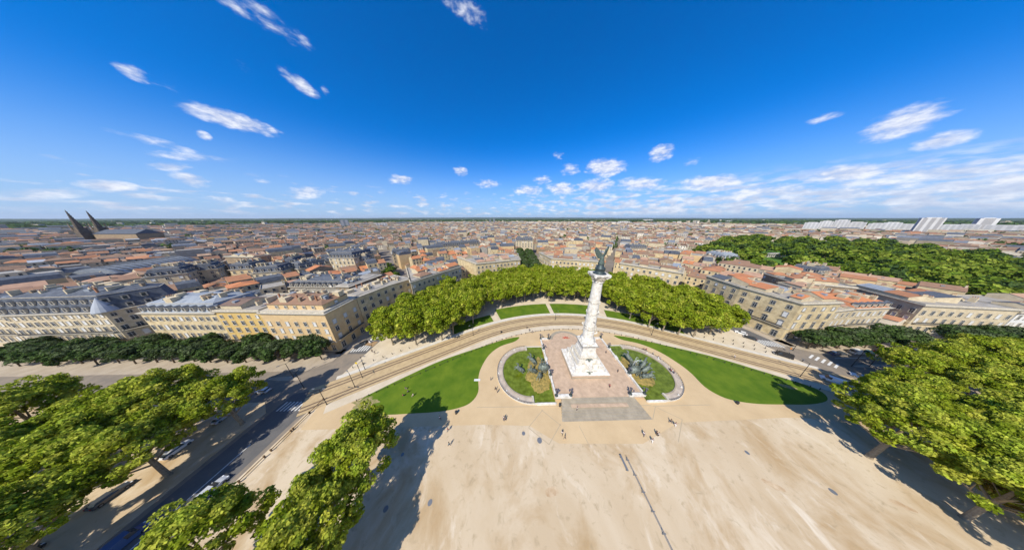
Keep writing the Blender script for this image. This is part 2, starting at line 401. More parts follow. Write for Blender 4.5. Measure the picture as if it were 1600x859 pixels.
# lawns
lawnL = [(-53, 41.5), (-48.7, 45.6), (-41.2, 51.2), (-30, 58.6), (-11.5, 67.2), (-2, 71.3), (4.6, 72.9), (5.3, 72), (2.5, 69.3), (-4.5, 66.2), (-9.5, 61), (-12.2, 54), (-12.6, 49), (-11.7, 43.5), (-13.5, 40), (-17, 38.3), (-23.3, 37.2), (-33, 36.8), (-42, 36.7), (-50, 38)]
lawnR = [(AX*2-x, y) for x, y in lawnL]
def lawn(pts, name='lawn', n=4): return sheet(name, catmull(pts, n), .15, GRASS, th=.2)
lawn(lawnL); lawn(lawnR[::-1])
sheet('worn_lawn_patch', [(-50.5+3.9*math.cos(t)*(1+.25*math.sin(5*t)+.12*math.sin(11*t)), 40.3+2.1*math.sin(t)*(1+.2*math.sin(4*t+1)+.12*math.cos(9*t))) for t in [i*2*math.pi/48 for i in range(48)]], .156, GRASSD)
sheet('worn_lawn_patch', catmull([(104, 44), (107, 43.6), (109, 42), (106, 42)], 4), .156, GRASSD)
def arcband(d0, d1, o0, o1, name='lawn'):
    a = [p for p in tramline(o0, d1, 14, d0)]; b = [p for p in tramline(o1, d1, 14, d0)]
    return sheet(name, a+b[::-1], .16, GRASS, th=.2)
arcband(-58, -38, 8, 16); arcband(-34, -3.2, 8, 21); arcband(-.8, 25, 8, 21); arcband(30, 62, 8, 17)
sheet('asphalt_ring_street', ringpts(30.5, 63, 108, 64, .93, 0, math.pi)+ringpts(30.5, 63, 99, 64, .92, 0, math.pi)[::-1], .03, ASPH)
sheet('ring_pavement', ringpts(30.5, 63, 114, 64, .93, 0, math.pi)+ringpts(30.5, 63, 108, 64, .93, 0, math.pi)[::-1], .12, SIDEW, th=.15)
sheet('pavement', [(-300, 54), (-86, 54), (-80, 59), (-80, 66), (-300, 70)], .12, SIDEW, th=.15)
sheet('pavement', [(142, 62), (150, 57.5), (205, 58), (205, 70), (140, 68)], .12, SIDEW, th=.15)
sheet('pavement', [(212, 57), (330, 57), (330, 68), (216, 70)], .12, SIDEW, th=.15)
sheet('pavement', [(-220, -120), (-81, -120), (-81, 38), (-86, 41.5), (-220, 41.5)], .12, SAND, th=.15)
sheet('pavement', [(141.5, -120), (320, -120), (320, 47), (150, 47), (141.5, 42)], .12, SIDEW, th=.15)
sheet('traffic_island', catmull([(-98, 50.5), (-90, 49.6), (-84, 50), (-90, 51.6)], 4), .14, SIDEW, th=.15)
sheet('traffic_island', catmull([(150, 51), (158, 50.4), (196, 50.6), (196, 51.8), (158, 51.8)], 3), .14, SIDEW, th=.15)
sheet('asphalt_lane', [(-79.6, -100), (-69, -100), (-69, 40), (-66, 46), (-60, 50), (-79.6, 44)], .006, ASPH)
def stripes(p, d, n, w, g, ln, name='zebra_crossing'):
    b = MB(); d = Vector(d).normalized(); e = Vector((-d.y, d.x))
    for i in range(n):
        c = Vector(p)+d*(i*(w+g))
        q = [c-e*ln/2, c+d*w-e*ln/2, c+d*w+e*ln/2, c+e*ln/2]
        b.add([(v.x, v.y, .045) for v in q], [(0, 1, 2, 3)], PAINT)
    o = b.build(name); o['kind'] = 'structure'; return o
stripes((-78.5, 66), (1, .1), 8, .55, .6, 4); stripes((-78.5, 40), (1, 0), 7, .45, .75, 3)
stripes((129.5, 66.5), (1, -.25), 8, .6, .6, 4.5); stripes((141, 57), (.35, -1), 5, .6, .8, 5)
sheet('lane_marking', [(150, 55.3), (205, 55.3), (205, 55.5), (150, 55.5)], .012, PAINT)
sheet('lane_marking', [(-74.4, -60), (-74.2, -60), (-74.2, 30), (-74.4, 30)], .012, PAINT)
sheet('brick_crossing', [(-75, 69), (-68.8, 67.5), (-68.8, 71), (-75, 72)], .045, mat('brown_paving', (.36, .24, .13), .9, var=.2, scale=1))
DARKJ = mat('paving_joint', (.38, .31, .21), .9)
jb = MB()
for a, b_ in [((745, 636), (873, 634)), ((826, 667), (848, 640)), ((846, 640), (876, 664)), ((826, 668), (858, 694)), ((858, 694), (876, 662)), ((905, 665), (922, 698)),
              ((1020, 634), (1110, 632)), ((1020, 655), (1024, 635)), ((1024, 635), (1066, 655)), ((1066, 655), (1060, 690)), ((980, 633), (1018, 633)), ((1000, 665), (1016, 690))]:
    p = Vector(at(*a, .13)); q = Vector(at(*b_, .13)); e = (q-p).normalized(); e = Vector((-e.y, e.x))*.08
    jb.add([(*(p-e), .129), (*(q-e), .129), (*(q+e), .129), (*(p+e), .129)], [(0, 1, 2, 3)], DARKJ)
o = jb.build('paving_joints'); o['kind'] = 'structure'
STAIN = mat('earth_stain', (.40, .27, .15), .95, col2=(.56, .44, .29), scale=.6, detail=8, ramp=(.35, .6))
for (px, py, rx, ry, a) in [(1208, 758, 1.9, .7, -.5), (862, 768, 1.6, .8, .2), (1410, 790, 1.6, .6, -.6), (1165, 706, .8, .3, 0)]:
    x, y = at(px, py); pts = [(x+rx*math.cos(t)*math.cos(a)-ry*math.sin(t)*math.sin(a)+random.uniform(-.2, .2), y+rx*math.cos(t)*math.sin(a)+ry*math.sin(t)*math.cos(a)+random.uniform(-.1, .1)) for t in [i*.4 for i in range(16)]]
    sheet('earth_stain', pts, .125, STAIN)
for (px, py, s) in [(1301, 768, .55), (1167, 707, .45), (603, 795, .5), (672, 785, .5), (818, 677, .5), (629, 710, .4), (843, 688, .7)]:
    x, y = at(px, py); b = MB(); b.lathe([(s, .12), (s, .15)], STEEL, 16, (x, y))
    o = b.build('manhole_cover'); o['kind'] = 'structure'
# ------------------------------------------------------------------ monument platform
PZ = 1.2
px0, px1, py0, py1 = 16.3, 48.0, 40.0, 69.4
b = MB(); b.box(((px0+px1)/2, (py0+py1)/2, PZ/2), (px1-px0, py1-py0, PZ), PINKP)
plat = b.build('monument_terrace'); tag(plat, 'pink paved rectangular terrace carrying the white column monument', 'terrace')
b = MB(); n = 9
for i in range(n):
    y1_ = 40-.005; y0_ = 39.3-(n-1-i)*.0-.0
for i in range(8):
    z = .12+(PZ-.12)*(8-i)/8-.13; fy = 40-.005-i*.82
    wx = 13.0+i*.22
    b.prism([(31.2-wx, 32.9), (31.2+wx, 32.9), (31.2+wx, fy), (31.2-wx, fy)] if False else [(31.2-wx, fy-.82), (31.2+wx, fy-.82), (31.2+wx, fy-.004), (31.2-wx, fy-.004)], .0, z, STEPM)
steps = b.build('front_steps', plat)
b = MB(); b.box((30.6, 37.4, .93), (19.5, 1.1, .12), PINKP); b.build('landing_slab', plat)
# side walls, balustrades, pedestals
def wall_piece(x0, y0, x1, y1, h, w_=.5, z=PZ, m=STONE_W):
    b = MB(); L_ = math.hypot(x1-x0, y1-y0); a = math.atan2(y1-y0, x1-x0); cx, cy = (x0+x1)/2, (y0+y1)/2
    b.box((cx, cy, z+h/2), (L_, w_, h), m, a); b.box((cx, cy, z+h+.06), (L_+.1, w_+.16, .12), m, a)
    return b.build('parapet', plat)
for sx in (px0, px1):
    wall_piece(sx, 41, sx, 68.5, .75)
for sx in (px0, px1):
    s = 1 if sx == px0 else -1
    wall_piece(sx-s*.3, 40.1, sx+s*5.5, 40.1, .9, .8); wall_piece(sx-s*.2, 69.3, sx+s*4.2, 69.3, .7, .6)
b = MB(); b.box((px0-3.6, 38.6, .45), (6.5, .5, .66), STONE_W); b.build('parapet', plat)
b = MB(); b.box((px1+3.6, 38.6, .45), (6.5, .5, .66), STONE_W); b.build('parapet', plat)
for sx in (px0, px1):
    for yy in (48.2, 56.5, 62):
        b = MB(); b.box((sx, yy, PZ+.45), (1.0, 1.6, .9), STONE_W); b.box((sx, yy, PZ+.96), (1.2, 1.8, .12), STONE_W); b.build('pedestal', plat)
# bronze candelabra and vases on the parapets
def candelabrum():
    root = empty('bronze_candelabrum')
    b = MB(); b.lathe([(.55, 0), (.6, .15), (.35, .3), (.22, .7), (.3, .9), (.16, 1.2), (.13, 2.0), (.2, 2.1), (.1, 2.3)], BRONZE_D, 10); b.build('stem', root, smooth=True)
    for k in range(3):
        a = k*2.094; b = MB(); ca, sa = math.cos(a), math.sin(a)
        b.tube([(0, 0, 1.5), (.35*ca, .35*sa, 1.3), (.62*ca, .62*sa, 1.55), (.64*ca, .64*sa, 1.85)], .06, BRONZE_D, 6)
        ar = b.build('arm', root)
        g = MB(); g.lathe([(.1, 1.85), (.24, 2.0), (.26, 2.2), (.12, 2.42), (.03, 2.5)], mat('smoky_globe', (.10, .09, .12), .3), 10, (.64*ca, .64*sa)); g.build('globe', ar, smooth=True)
    g = MB(); g.lathe([(.1, 2.3), (.26, 2.48), (.28, 2.7), (.12, 2.95), (.03, 3.02)], mat('smoky_globe', (0, 0, 0)), 10); g.build('globe', root, smooth=True)
    return root
cds = [((px0+.1), 40.1, PZ+1.0, 'at the left end of the front parapet of the terrace'), (px0+5.2, 40.1, PZ+1.0, 'left of the front steps at the inner end of the white parapet'),
       (px1-5.2, 40.1, PZ+1.0, 'right of the front steps at the inner end of the white parapet'), (px1-.1, 40.1, PZ+1.0, 'at the right end of the front parapet of the terrace'),
       (px0, 48.2, PZ+1.0, 'on the pedestal between the left basin and the terrace'), (px1, 48.2, PZ+1.0, 'on the pedestal between the right basin and the terrace'),
       (px0, 69.2, PZ+.8, 'at the back left corner of the terrace'), (px0+4, 69.3, PZ+.8, 'left of the mosaic behind the terrace'), (px0, 62, PZ+1.0, 'on the left terrace wall near its back corner'),
       (px1, 69.2, PZ+.8, 'at the back right corner of the terrace'), (px1, 62, PZ+1.0, 'on the right terrace wall near its back corner')]
c0 = candelabrum()
for i, (x, y, z, l) in enumerate(cds):
    c = c0 if i == 0 else copy_tree(c0)
    c.location = (x, y, z); c.rotation_euler[2] = i*.7; tag(c, 'dark bronze candelabrum '+l, 'candelabrum', 'bronze candelabra round the terrace')
# mosaic half-circle behind
b = MB(); P_ = [(30+8.6*math.cos(t), 69.45+8.0*math.sin(t)) for t in [i*math.pi/24 for i in range(25)]]; b.prism(P_, .1, .17, STEPM)
P_ = [(30+6.9*math.cos(t), 69.45+6.3*math.sin(t)) for t in [i*math.pi/24 for i in range(25)]]; b.prism(P_, .1, .2, PINKP)
mo = b.build('paved_half_circle'); mo['kind'] = 'structure'
b = MB(); RED = mat('red_flowers', (.42, .06, .04), .8)
for k in range(9):
    a = math.pi*k/8; r_ = 2.1 if k % 2 == 0 else 1.3
    b.tube([(30.5+.3*math.cos(a), 71.2+.3*math.sin(a), .3), (30.5+r_*math.cos(a), 71.2+r_*math.sin(a)*.9, .3)], [.16, .07], RED, 5)
tag(b.build('red_ornament'), 'red ray shaped ornament on the pink half circle behind the monument', 'ornament')
# ------------------------------------------------------------------ fountain basins
def basin(cx, s, side):
    root = empty('fountain_basin', (cx, 52, 0))
    n = 40
    def arc(r, ex=0.0):   # open towards the terrace
        a = [(r*math.cos(t)*-s, r*math.sin(t)) for t in [-math.pi/2+math.pi*i/n for i in range(n+1)]]
        return a
    T = (px0-cx-.3 if s > 0 else px1-cx+.3)   # x of the terrace wall, local
    def ring(r0, r1, z0, z1, m, name):
        b = MB(); a, c = arc(r0), arc(r1)
        for i in range(n):
            q = [a[i], a[i+1], c[i+1], c[i]]
            b.add([(x, y, z0) for x, y in q]+[(x, y, z1) for x, y in q], [(3, 2, 1, 0), (4, 5, 6, 7), (0, 1, 5, 4), (1, 2, 6, 5), (2, 3, 7, 6), (3, 0, 4, 7)], m)
        return b.build(name, root)
    ring(11.3, 13.2, .1, .42, BASINM, 'basin_walk'); ring(10.9, 11.3, .1, .62, STEPM, 'inner_rim'); ring(13.2, 13.4, .1, .5, CURB, 'outer_kerb')
    wp = arc(10.95)+[(T, 11.0), (T, -13.0)] if False else arc(10.95)+[(T, 10.95), (T, -10.95)]
    b = MB(); b.add([(x, y, .3) for x, y in arc(10.95)]+[(T, 10.95, .3), (T, -10.95, .3)], [tuple(range(n+3))], WATER)
    b.box((T/2, 12.0, .28), (abs(T), 2.2, .04), WATER); b.box((T/2, -12.0, .28), (abs(T), 2.2, .04), WATER)
    wt = b.build('water', root)
    for yy in (13.2, -13.3):
        b = MB(); b.box((T/2, yy, .35), (abs(T)+.4, .4, .5), CURB); b.build('end_wall', root)
    for yy in (12.1, -12.1):
        b = MB(); b.box((0, yy, .5), (.7, 2.5, .8), TRIM); b.build('end_pier', root)
    # iron railing on the outer kerb
    b = MB(); a = arc(13.3)
    for i in range(n): b.tube([(*a[i], 1.15), (*a[i+1], 1.15)], .045, DARKM, 5, False); b.tube([(*a[i], .7), (*a[i+1], .7)], .03, DARKM, 4, False)
    for i in range(0, n+1): b.tube([(*a[i], .5), (*a[i], 1.18)], .04, DARKM, 4)
    b.build('railing', root)
    # pale stone fittings set on the walk
    for k, t in enumerate((-1.15, -.75, -.1, .35, .7, 1.1)):
        b = MB(); b.box((-s*12.7*math.cos(t), 12.7*math.sin(t), .55), (.5, .5, .3), STONE_W, t); b.build('stone_block', root)
    tag(root, 'half round fountain basin of green water %s of the column monument' % side, 'fountain')
    return root, T
bl, TL = basin(8.2, 1, 'left'); br, TR = basin(56.0, -1, 'right')
def rockpile(cx, cy, rx, ry, lab):
    bm = bmesh.new(); bmesh.ops.create_icosphere(bm, subdivisions=4, radius=1)
    from mathutils import noise
    for v in bm.verts:
        nn = noise.noise(v.co*2.3+Vector((cx, 0, 0)))*.35+noise.noise(v.co*6)*.15
        k = 1+nn; v.co = Vector((v.co.x*rx*k, v.co.y*ry*k, max(v.co.z, -.1)*(.9+.5*nn)))
    me = bpy.data.meshes.new('rock_island'); bm.to_mesh(me); bm.free(); me.materials.append(ROCK)
    o = link('rock_island', me, loc=(cx, cy, .25)); tag(o, lab, 'rock')
rockpile(12.0, 50.2, 4.9, 7.6, 'ochre algae covered rock mound in the left basin under the bronze figures')
rockpile(52.6, 51.0, 5.2, 6.6, 'ochre algae covered rock mound in the right basin under the bronze horses')
# bronze figures ------------------------------------------------------
def horse(name='rearing_horse', rear=.6, m=BRONZE):
    c, s_ = math.cos(rear), math.sin(rear)
    def q(x, y, z): return (x*c-z*s_, y, x*s_+z*c)
    nodes = [(*q(0, 0, 0), .52), (*q(.9, 0, .08), .55), (*q(1.35, 0, .35), .42), (*q(1.7, 0, .95), .27), (*q(1.95, 0, 1.35), .22), (*q(2.4, 0, 1.15), .14), (*q(2.6, 0, 1.0), .10),
             (*q(-.55, 0, .05), .5)]
    ed = [(0, 1), (1, 2), (2, 3), (3, 4), (4, 5), (5, 6), (0, 7)]
    for sy in (-1, 1):
        b_ = len(nodes)
        nodes += [(*q(1.25, .3*sy, -.15), .24), (*q(1.9, .34*sy, -.25+.2*sy), .13), (*q(1.75, .34*sy, -.85+.1*sy), .09), (*q(1.95, .34*sy, -1.0), .1)]
        ed += [(1, b_), (b_, b_+1), (b_+1, b_+2), (b_+2, b_+3)]
        b_ = len(nodes)
        nodes += [(*q(-.55, .32*sy, -.35), .32), (-.45*c-.1, .34*sy, -1.0), (-1.0, .34*sy, -1.35, .1), (-.75, .34*sy, -1.85, .1)]
        nodes[b_+1] = (*nodes[b_+1][:3], .17)
        ed += [(7, b_), (b_, b_+1), (b_+1, b_+2), (b_+2, b_+3)]
    b_ = len(nodes); nodes += [(*q(-1.1, 0, .25), .12), (*q(-1.6, 0, -.2), .14), (*q(-1.8, 0, -.8), .06)]; ed += [(7, b_), (b_, b_+1), (b_+1, b_+2)]
    o = skin(nodes, ed, name, m)
    return o
def figure(name, m, arms=((.9, .1, 1.9), (.9, -.1, 1.2)), lean=0.0, h=2.4, scale=1.0, parent=None, drape=False, stride=.25):
    k = h/1.8*scale
    def P3(x, y, z): return (k*(x+lean*z), k*y, k*z)
    wz = [(0, 0, .95, .15), (0, 0, 1.2, .15), (0, 0, 1.42, .14), (0, 0, 1.52, .06), (.02, 0, 1.66, .1)]
    nodes = [(*P3(a, b, c), r*k) for a, b, c, r in wz]; ed = [(0, 1), (1, 2), (2, 3), (3, 4)]
    for sy, (ax, ay, az_) in zip((1, -1), arms):
        b_ = len(nodes); sh = Vector((0, .2*sy, 1.42)); hd = Vector((ax*.62, sy*.2+ay, az_)); mid = (sh+hd)/2+Vector((-.03, .08*sy, -.06))
        for p, r in ((sh, .07), (mid, .05), (hd, .035)): nodes.append((*P3(*p), r*k))
        ed += [(2, b_), (b_, b_+1), (b_+1, b_+2)]
        b_ = len(nodes); st = stride*sy
        for p, r in (((0, .1*sy, .88), .1), ((st*.5+.04, .11*sy, .47), .065), ((st, .11*sy, .06), .045), ((st+.14, .12*sy, .03), .04)): nodes.append((*P3(*p), r*k))
        ed += [(0, b_), (b_, b_+1), (b_+1, b_+2), (b_+2, b_+3)]
    return skin(nodes, ed, name, m, parent)
h0 = horse()
def put(o, x, y, z, rz, sc, lab, cat, grp=None):
    o.location = (x, y, z); o.rotation_euler[2] = rz; o.scale = (sc,)*3; tag(o, lab, cat, grp)
put(h0, 52.6, 54.3, 3.3, 2.3, 1.35, 'rearing bronze horse nearest the back of the right basin', 'horse statue', 'bronze fountain horses')
for (x, y, z, rz, lab) in [(54.8, 48.8, 2.9, .1, 'pale green bronze horse leaping to the right over the right basin'), (55.6, 50.9, 2.9, .5, 'rearing bronze horse in the middle of the right rock mound'),
                     (53.2, 46.3, 2.7, -.6, 'dark bronze horse at the front edge of the right rock mound'),
                     (10.2, 54.4, 2.8, 2.7, 'pale green bronze horse at the back left of the left rock mound'), (9.8, 49.6, 2.6, 3.4, 'bronze horse reaching left across the left rock mound'),
                     (12.0, 47.4, 2.6, 4.2, 'dark bronze horse at the front of the left rock mound'), (4.8, 51.2, 1.5, 3.1, 'bronze horse half sunk in the water of the left basin')]:
    o = h0.copy(); COL.objects.link(o); put(o, x, y, z+.4, rz, 1.35, lab, 'horse statue', 'bronze fountain horses')
put(figure('bronze_figure', BRONZE, ((.5, .1, 2.0), (.6, -.1, 1.6)), h=3.2), 50.4, 51.0, 1.2, 3.0, 1, 'bronze figure raising an arm beside the right terrace wall', 'statue')
put(figure('bronze_figure', BRONZE, ((.9, .1, 1.8), (.2, -.2, 1.1)), h=2.8), 14.2, 55.0, 1.2, 2.0, 1, 'bronze figure raising an arm beside the left terrace wall', 'statue')
def chariot(x, y, rz, lab):
    root = empty('bronze_chariot', (x, y, 1.0), rz); root.scale = (1.15, 1.15, 1.15)
    b = MB(); b.tube([(-1.6, 0, .2), (-1.5, 0, 1.2), (-.6, 0, 1.9), (.8, 0, 1.5), (1.6, 0, .4)], [.5, 1.1, 1.3, 1.1, .4], BRONZE, 12); b.build('shell_body', root, smooth=True)
    for sy in (-1, 1):
        b = MB()
        for k in range(16):
            a0 = k*math.pi/8; a1 = (k+1)*math.pi/8
            b.tube([(.1+1.0*math.cos(a0), sy*1.35, .8+1.0*math.sin(a0)), (.1+1.0*math.cos(a1), sy*1.35, .8+1.0*math.sin(a1))], .11, BRONZE, 5)
            if k % 2 == 0: b.tube([(.1, sy*1.35, .8), (.1+math.cos(a0), sy*1.35, .8+math.sin(a0))], .07, BRONZE, 4)
        b.build('wheel', root)
    for k in range(5):
        f_ = figure('rider', BRONZE, ((.7, .1, 1.7+.1*(k % 2)), (.5, -.1, 1.3)), h=2.3); f_.parent = root; f_.location = (-1.0+.5*k, (-1)**k*.5, 1.5+.3*(k % 3)); f_.rotation_euler[2] = k*1.1
    tag(root, lab, 'chariot')
chariot(13.9, 51.4, 3.2, 'green bronze chariot crowded with figures in the left basin')
chariot(51.4, 49.4, .2, 'green bronze chariot crowded with figures in the right basin')
for (x, y, z, px_) in [(53.2, 52.8, 1.0, 1)]:
    b = MB(); JET = mat('water_jet', (.75, .8, .82), .3); 
    for k in range(9):
        a = random.uniform(-.5, .5); r_ = random.uniform(1.5, 3.2); hh = random.uniform(3, 4.8)
        b.tube([(0, 0, 0), (r_*.35, a*r_*.4, hh*.8), (r_*.75, a*r_*.8, hh), (r_*1.1, a*r_*1.2, hh*.7)], [.035, .03, .03, .02], JET, 4)
    tag(b.build('water_jet', loc=(x, y, z)), 'fine white water jet spraying over the bronze horses in the right basin', 'water jet')
# ------------------------------------------------------------------ the column monument
MX, MY = 32.0, 54.0
mon = empty('column_monument', (MX, MY, PZ)); tag(mon, 'tall white stone column on a stepped pedestal with a winged bronze statue on top', 'monument')
def mpart(name, fn, m=None, smooth=False):
    b = MB(); fn(b); return b.build(name, mon, smooth=smooth)
z_ = -PZ
def plinth(b):
    b.box((0, 0, .2), (15.0, 14.0, .4), STEPM); b.box((0, 0, .95), (14.6, 13.6, 1.1), PINKP); b.box((0, 0, 1.62), (15.1, 14.1, .25), STONE_W)
mpart('plinth', plinth)
def stage(b):
    b.box((0, 0, 2.1), (13.6, 12.6, .7), STONE_W, top=.965)
    b.box((0, .3, 3.3), (10.6, 9.8, 1.8), STONE_W, top=.93); b.box((0, .3, 4.3), (9.9, 9.2, .25), TRIM)
    b.box((0, .3, 5.4), (8.4, 8.0, 2.0), STONE_W, top=.92); b.box((0, .3, 6.5), (8.2, 7.8, .25), TRIM)
    for sx in (-1, 1):
        for sy in (-1, 1): b.box((sx*4.6, sy*4.4, 3.0), (2.2, 2.2, 2.4), STONE_W, top=.85); b.box((sx*3.6, sy*3.5, 5.1), (1.6, 1.6, 2.2), STONE_W, top=.85)
mpart('stepped_base', stage)
def ped(b):
    b.box((0, 0, 7.7), (6.6, 6.4, 2.4), STONE_W, top=.88); b.box((0, 0, 10.2), (5.4, 5.4, 2.8), STONE_W, top=.97)
    b.box((0, 0, 11.75), (6.3, 6.3, .35), STONE_W); b.box((0, 0, 12.0), (6.7, 6.7, .18), TRIM_D); b.box((0, 0, 12.45), (6.0, 6.0, .7), STONE_W, top=.9)
    for k in range(4):
        a = k*math.pi/2; b.box((3.0*math.cos(a), 3.0*math.sin(a), 12.9), (.9, .9, .8), STONE_W, a, .5)
mpart('pedestal', ped)
SH0 = 15.0-PZ; ZT = 39.7-PZ
def shaft(b):
    b.lathe([(2.95, 12.8), (2.95, 13.2), (2.6, 13.5), (2.75, 13.8), (2.35, 14.1), (2.15, 14.6), (2.1, 15.2), (2.02, 22), (1.85, 30), (1.62, ZT-.3), (1.62, ZT)], STONE_W, 32)
mpart('column_shaft', shaft, smooth=True)
def ringp(z, r):
    b = MB()
    n = 28
    for k in range(n):
        a0, a1 = 2*math.pi*k/n, 2*math.pi*(k+1)/n
        s0, s1 = .18*math.sin(a0*4), .18*math.sin(a1*4)
        b.tube([(r*math.cos(a0), r*math.sin(a0), z+s0), (r*math.cos(a1), r*math.sin(a1), z+s1)], .16, TRIM, 6)
    for k in range(4):
        a = k*math.pi/2+.785; b.box((r*math.cos(a), r*math.sin(a), z), (.5, .6, .9), STONE_W, a, .6)
    b.build('garland', mon)
ringp(19.0, 2.2); ringp(20.1, 2.18); ringp(25.8, 2.03); ringp(30.5, 1.9)
for (a, z) in ((-2.3, 19.6), (-.6, 17.5), (2.5, 19.8), (-1.57, 23.5), (-1.2, 27.2)):
    b = MB(); r = 2.15-.017*(z-15); b.tube([(r*math.cos(a), r*math.sin(a), z-.8), ((r+.75)*math.cos(a), (r+.75)*math.sin(a), z), ((r+.5)*math.cos(a), (r+.5)*math.sin(a), z+.7)], [.35, .3, .1], STONE_W, 6)
    b.build('ship_prow', mon)
def capital(b):
    b.lathe([(1.62, ZT-.3), (1.95, ZT), (1.75, ZT+.3), (1.9, ZT+1.2), (2.6, ZT+2.2), (2.9, ZT+2.6)], STONE_W, 24, lob=8, amp=.06)
    for lv, (r, z, n_, h) in enumerate(((1.85, ZT+.4, 12, 1.0), (2.15, ZT+1.2, 12, 1.1))):
        for k in range(n_):
            a = 2*math.pi*(k+.5*lv)/n_; b.tube([(r*math.cos(a), r*math.sin(a), z), ((r+.25)*math.cos(a), (r+.25)*math.sin(a), z+h*.7), ((r+.65)*math.cos(a), (r+.65)*math.sin(a), z+h)], [.28, .22, .08], TRIM, 5)
    b.box((0, 0, ZT+2.85), (5.6, 5.6, .45), STONE_W)
    for k in range(4):
        a = k*math.pi/2+.785; b.tube([(2.6*math.cos(a), 2.6*math.sin(a), ZT+1.6), (3.5*math.cos(a), 3.5*math.sin(a), ZT+2.5), (3.3*math.cos(a), 3.3*math.sin(a), ZT+3.1)], [.4, .5, .25], STONE_W, 6)
mpart('capital', capital)
def dome(b): b.lathe([(2.3, ZT+3.05), (2.0, ZT+3.3), (1.55, ZT+3.5), (1.5, ZT+4.6), (1.75, ZT+4.75), (1.6, ZT+5.0), (1.1, ZT+5.6), (.9, ZT+6.4)], BRONZE_D, 20)
mpart('statue_pedestal', dome, smooth=True)
# statues and ornaments stand on the monument
def wing(sy, m):
    b = MB(); pts = [(0, .15, 1.45), (-.25, .75, 2.3), (-.3, 1.35, 2.75), (-.35, 1.55, 2.5), (-.35, 1.3, 1.9), (-.3, .95, 1.4), (-.25, .6, 1.0), (-.1, .25, .9)]
    n_ = len(pts); vs = [(x-.07, y*sy, z) for x, y, z in pts]+[(x+.07, y*sy, z) for x, y, z in pts]
    b.add(vs, [tuple(range(n_)), tuple(range(2*n_-1, n_-1, -1))]+[(i, (i+1) % n_, n_+(i+1) % n_, n_+i) for i in range(n_)], m)
    for k in range(6):
        t = k/5; b.tube([(-.2, sy*(.3+.25*t), 1.3+.3*t), (-.34, sy*(.75+.85*t), 1.0+1.5*t)], [.09, .03], m, 5)
    return b
BRONZE_S = mat('statue_bronze', (.05, .075, .065), .6, col2=(.11, .15, .135), scale=1.5)
st = empty('winged_statue', (MX, MY, PZ+ZT+6.2), -1.2); st.scale = (.84, .84, .9)
fb = figure('body', BRONZE_S, ((.35, .3, 2.45), (.2, -.4, 2.35)), h=4.6, stride=.1); fb.parent = st
b = MB(); b.lathe([(1.2, .1), (1.05, .7), (.8, 1.8), (.62, 2.6), (.7, 3.2)], BRONZE_S, 14, lob=7, amp=.12); b.build('robe', st, smooth=True)
for sy in (-1, 1): wo = wing(sy, BRONZE_S).build('wing', st); wo.scale = (2.3, 2.5, 2.5); wo.location = (0, 0, -.1)
b = MB()
for k in range(9): b.tube([(.55+.05*k, .75+.1*k, 5.2-.22*k), (.58+.05*k, .83+.1*k, 5.02-.22*k)], .1, BRONZE_D, 5)
b.build('broken_chain', st)
tag(st, 'winged green bronze statue with raised arms on top of the white column', 'statue')
def orn(x, y, z, lab, sc=1.0):
    root = empty('bronze_ornament', (MX+x, MY+y, PZ+z)); root.scale = (sc,)*3
    b = MB(); b.tube([(0, 0, 0), (0, -.1, .5), (0, -.3, .9)], [.35, .32, .14], BRONZE, 8); b.build('body', root, smooth=True)
    for s in (-1, 1): b = MB(); b.tube([(0, 0, .5), (s*.6, -.05, .75), (s*1.3, .05, .35)], [.2, .22, .05], BRONZE, 6); b.build('wing', root)
    tag(root, lab, 'ornament')
orn(-.3, -6.2, 1.75, 'dark green bronze ornament at the front edge of the white plinth', 1.1)
orn(-.2, -4.3, 6.2, 'dark green bronze cockerel on the upper step of the white monument base', 1.2)
sfig = [(-4.8, -5.2, 1.7, 'pale stone figure reclining at the front left corner of the monument base'), (4.6, -5.2, 1.7, 'pale stone figure at the front right corner of the monument base'), (-1.6, -5.0, 2.4, 'pale stone figure left of the prow on the monument base'), (1.6, -5.0, 2.4, 'pale stone figure right of the prow on the monument base'),
        (-5.6, 1.5, 1.8, 'pale stone figure on the left side of the monument base'), (5.5, 0, 1.8, 'pale stone figure on the right side of the monument base')]
for i, (x, y, z, lab) in enumerate(sfig):
    f_ = figure('stone_figure', STONE_W, ((.6, .1, 1.5+.2*(i % 2)), (.3, -.1, 1.1)), h=2.3, lean=-.15 if i % 2 else .15); f_.location = (MX+x, MY+y, PZ+z); f_.rotation_euler[2] = -1.6+.5*i; tag(f_, lab, 'statue', 'stone statues on the monument base')
b = MB(); b.prism([(-1.4, -3.9), (0, -6.4), (1.4, -3.9)], 2.0, 4.6, STONE_W, pts2=[(-1.7, -3.7), (0, -6.9), (1.7, -3.7)]); b.build('prow', mon)
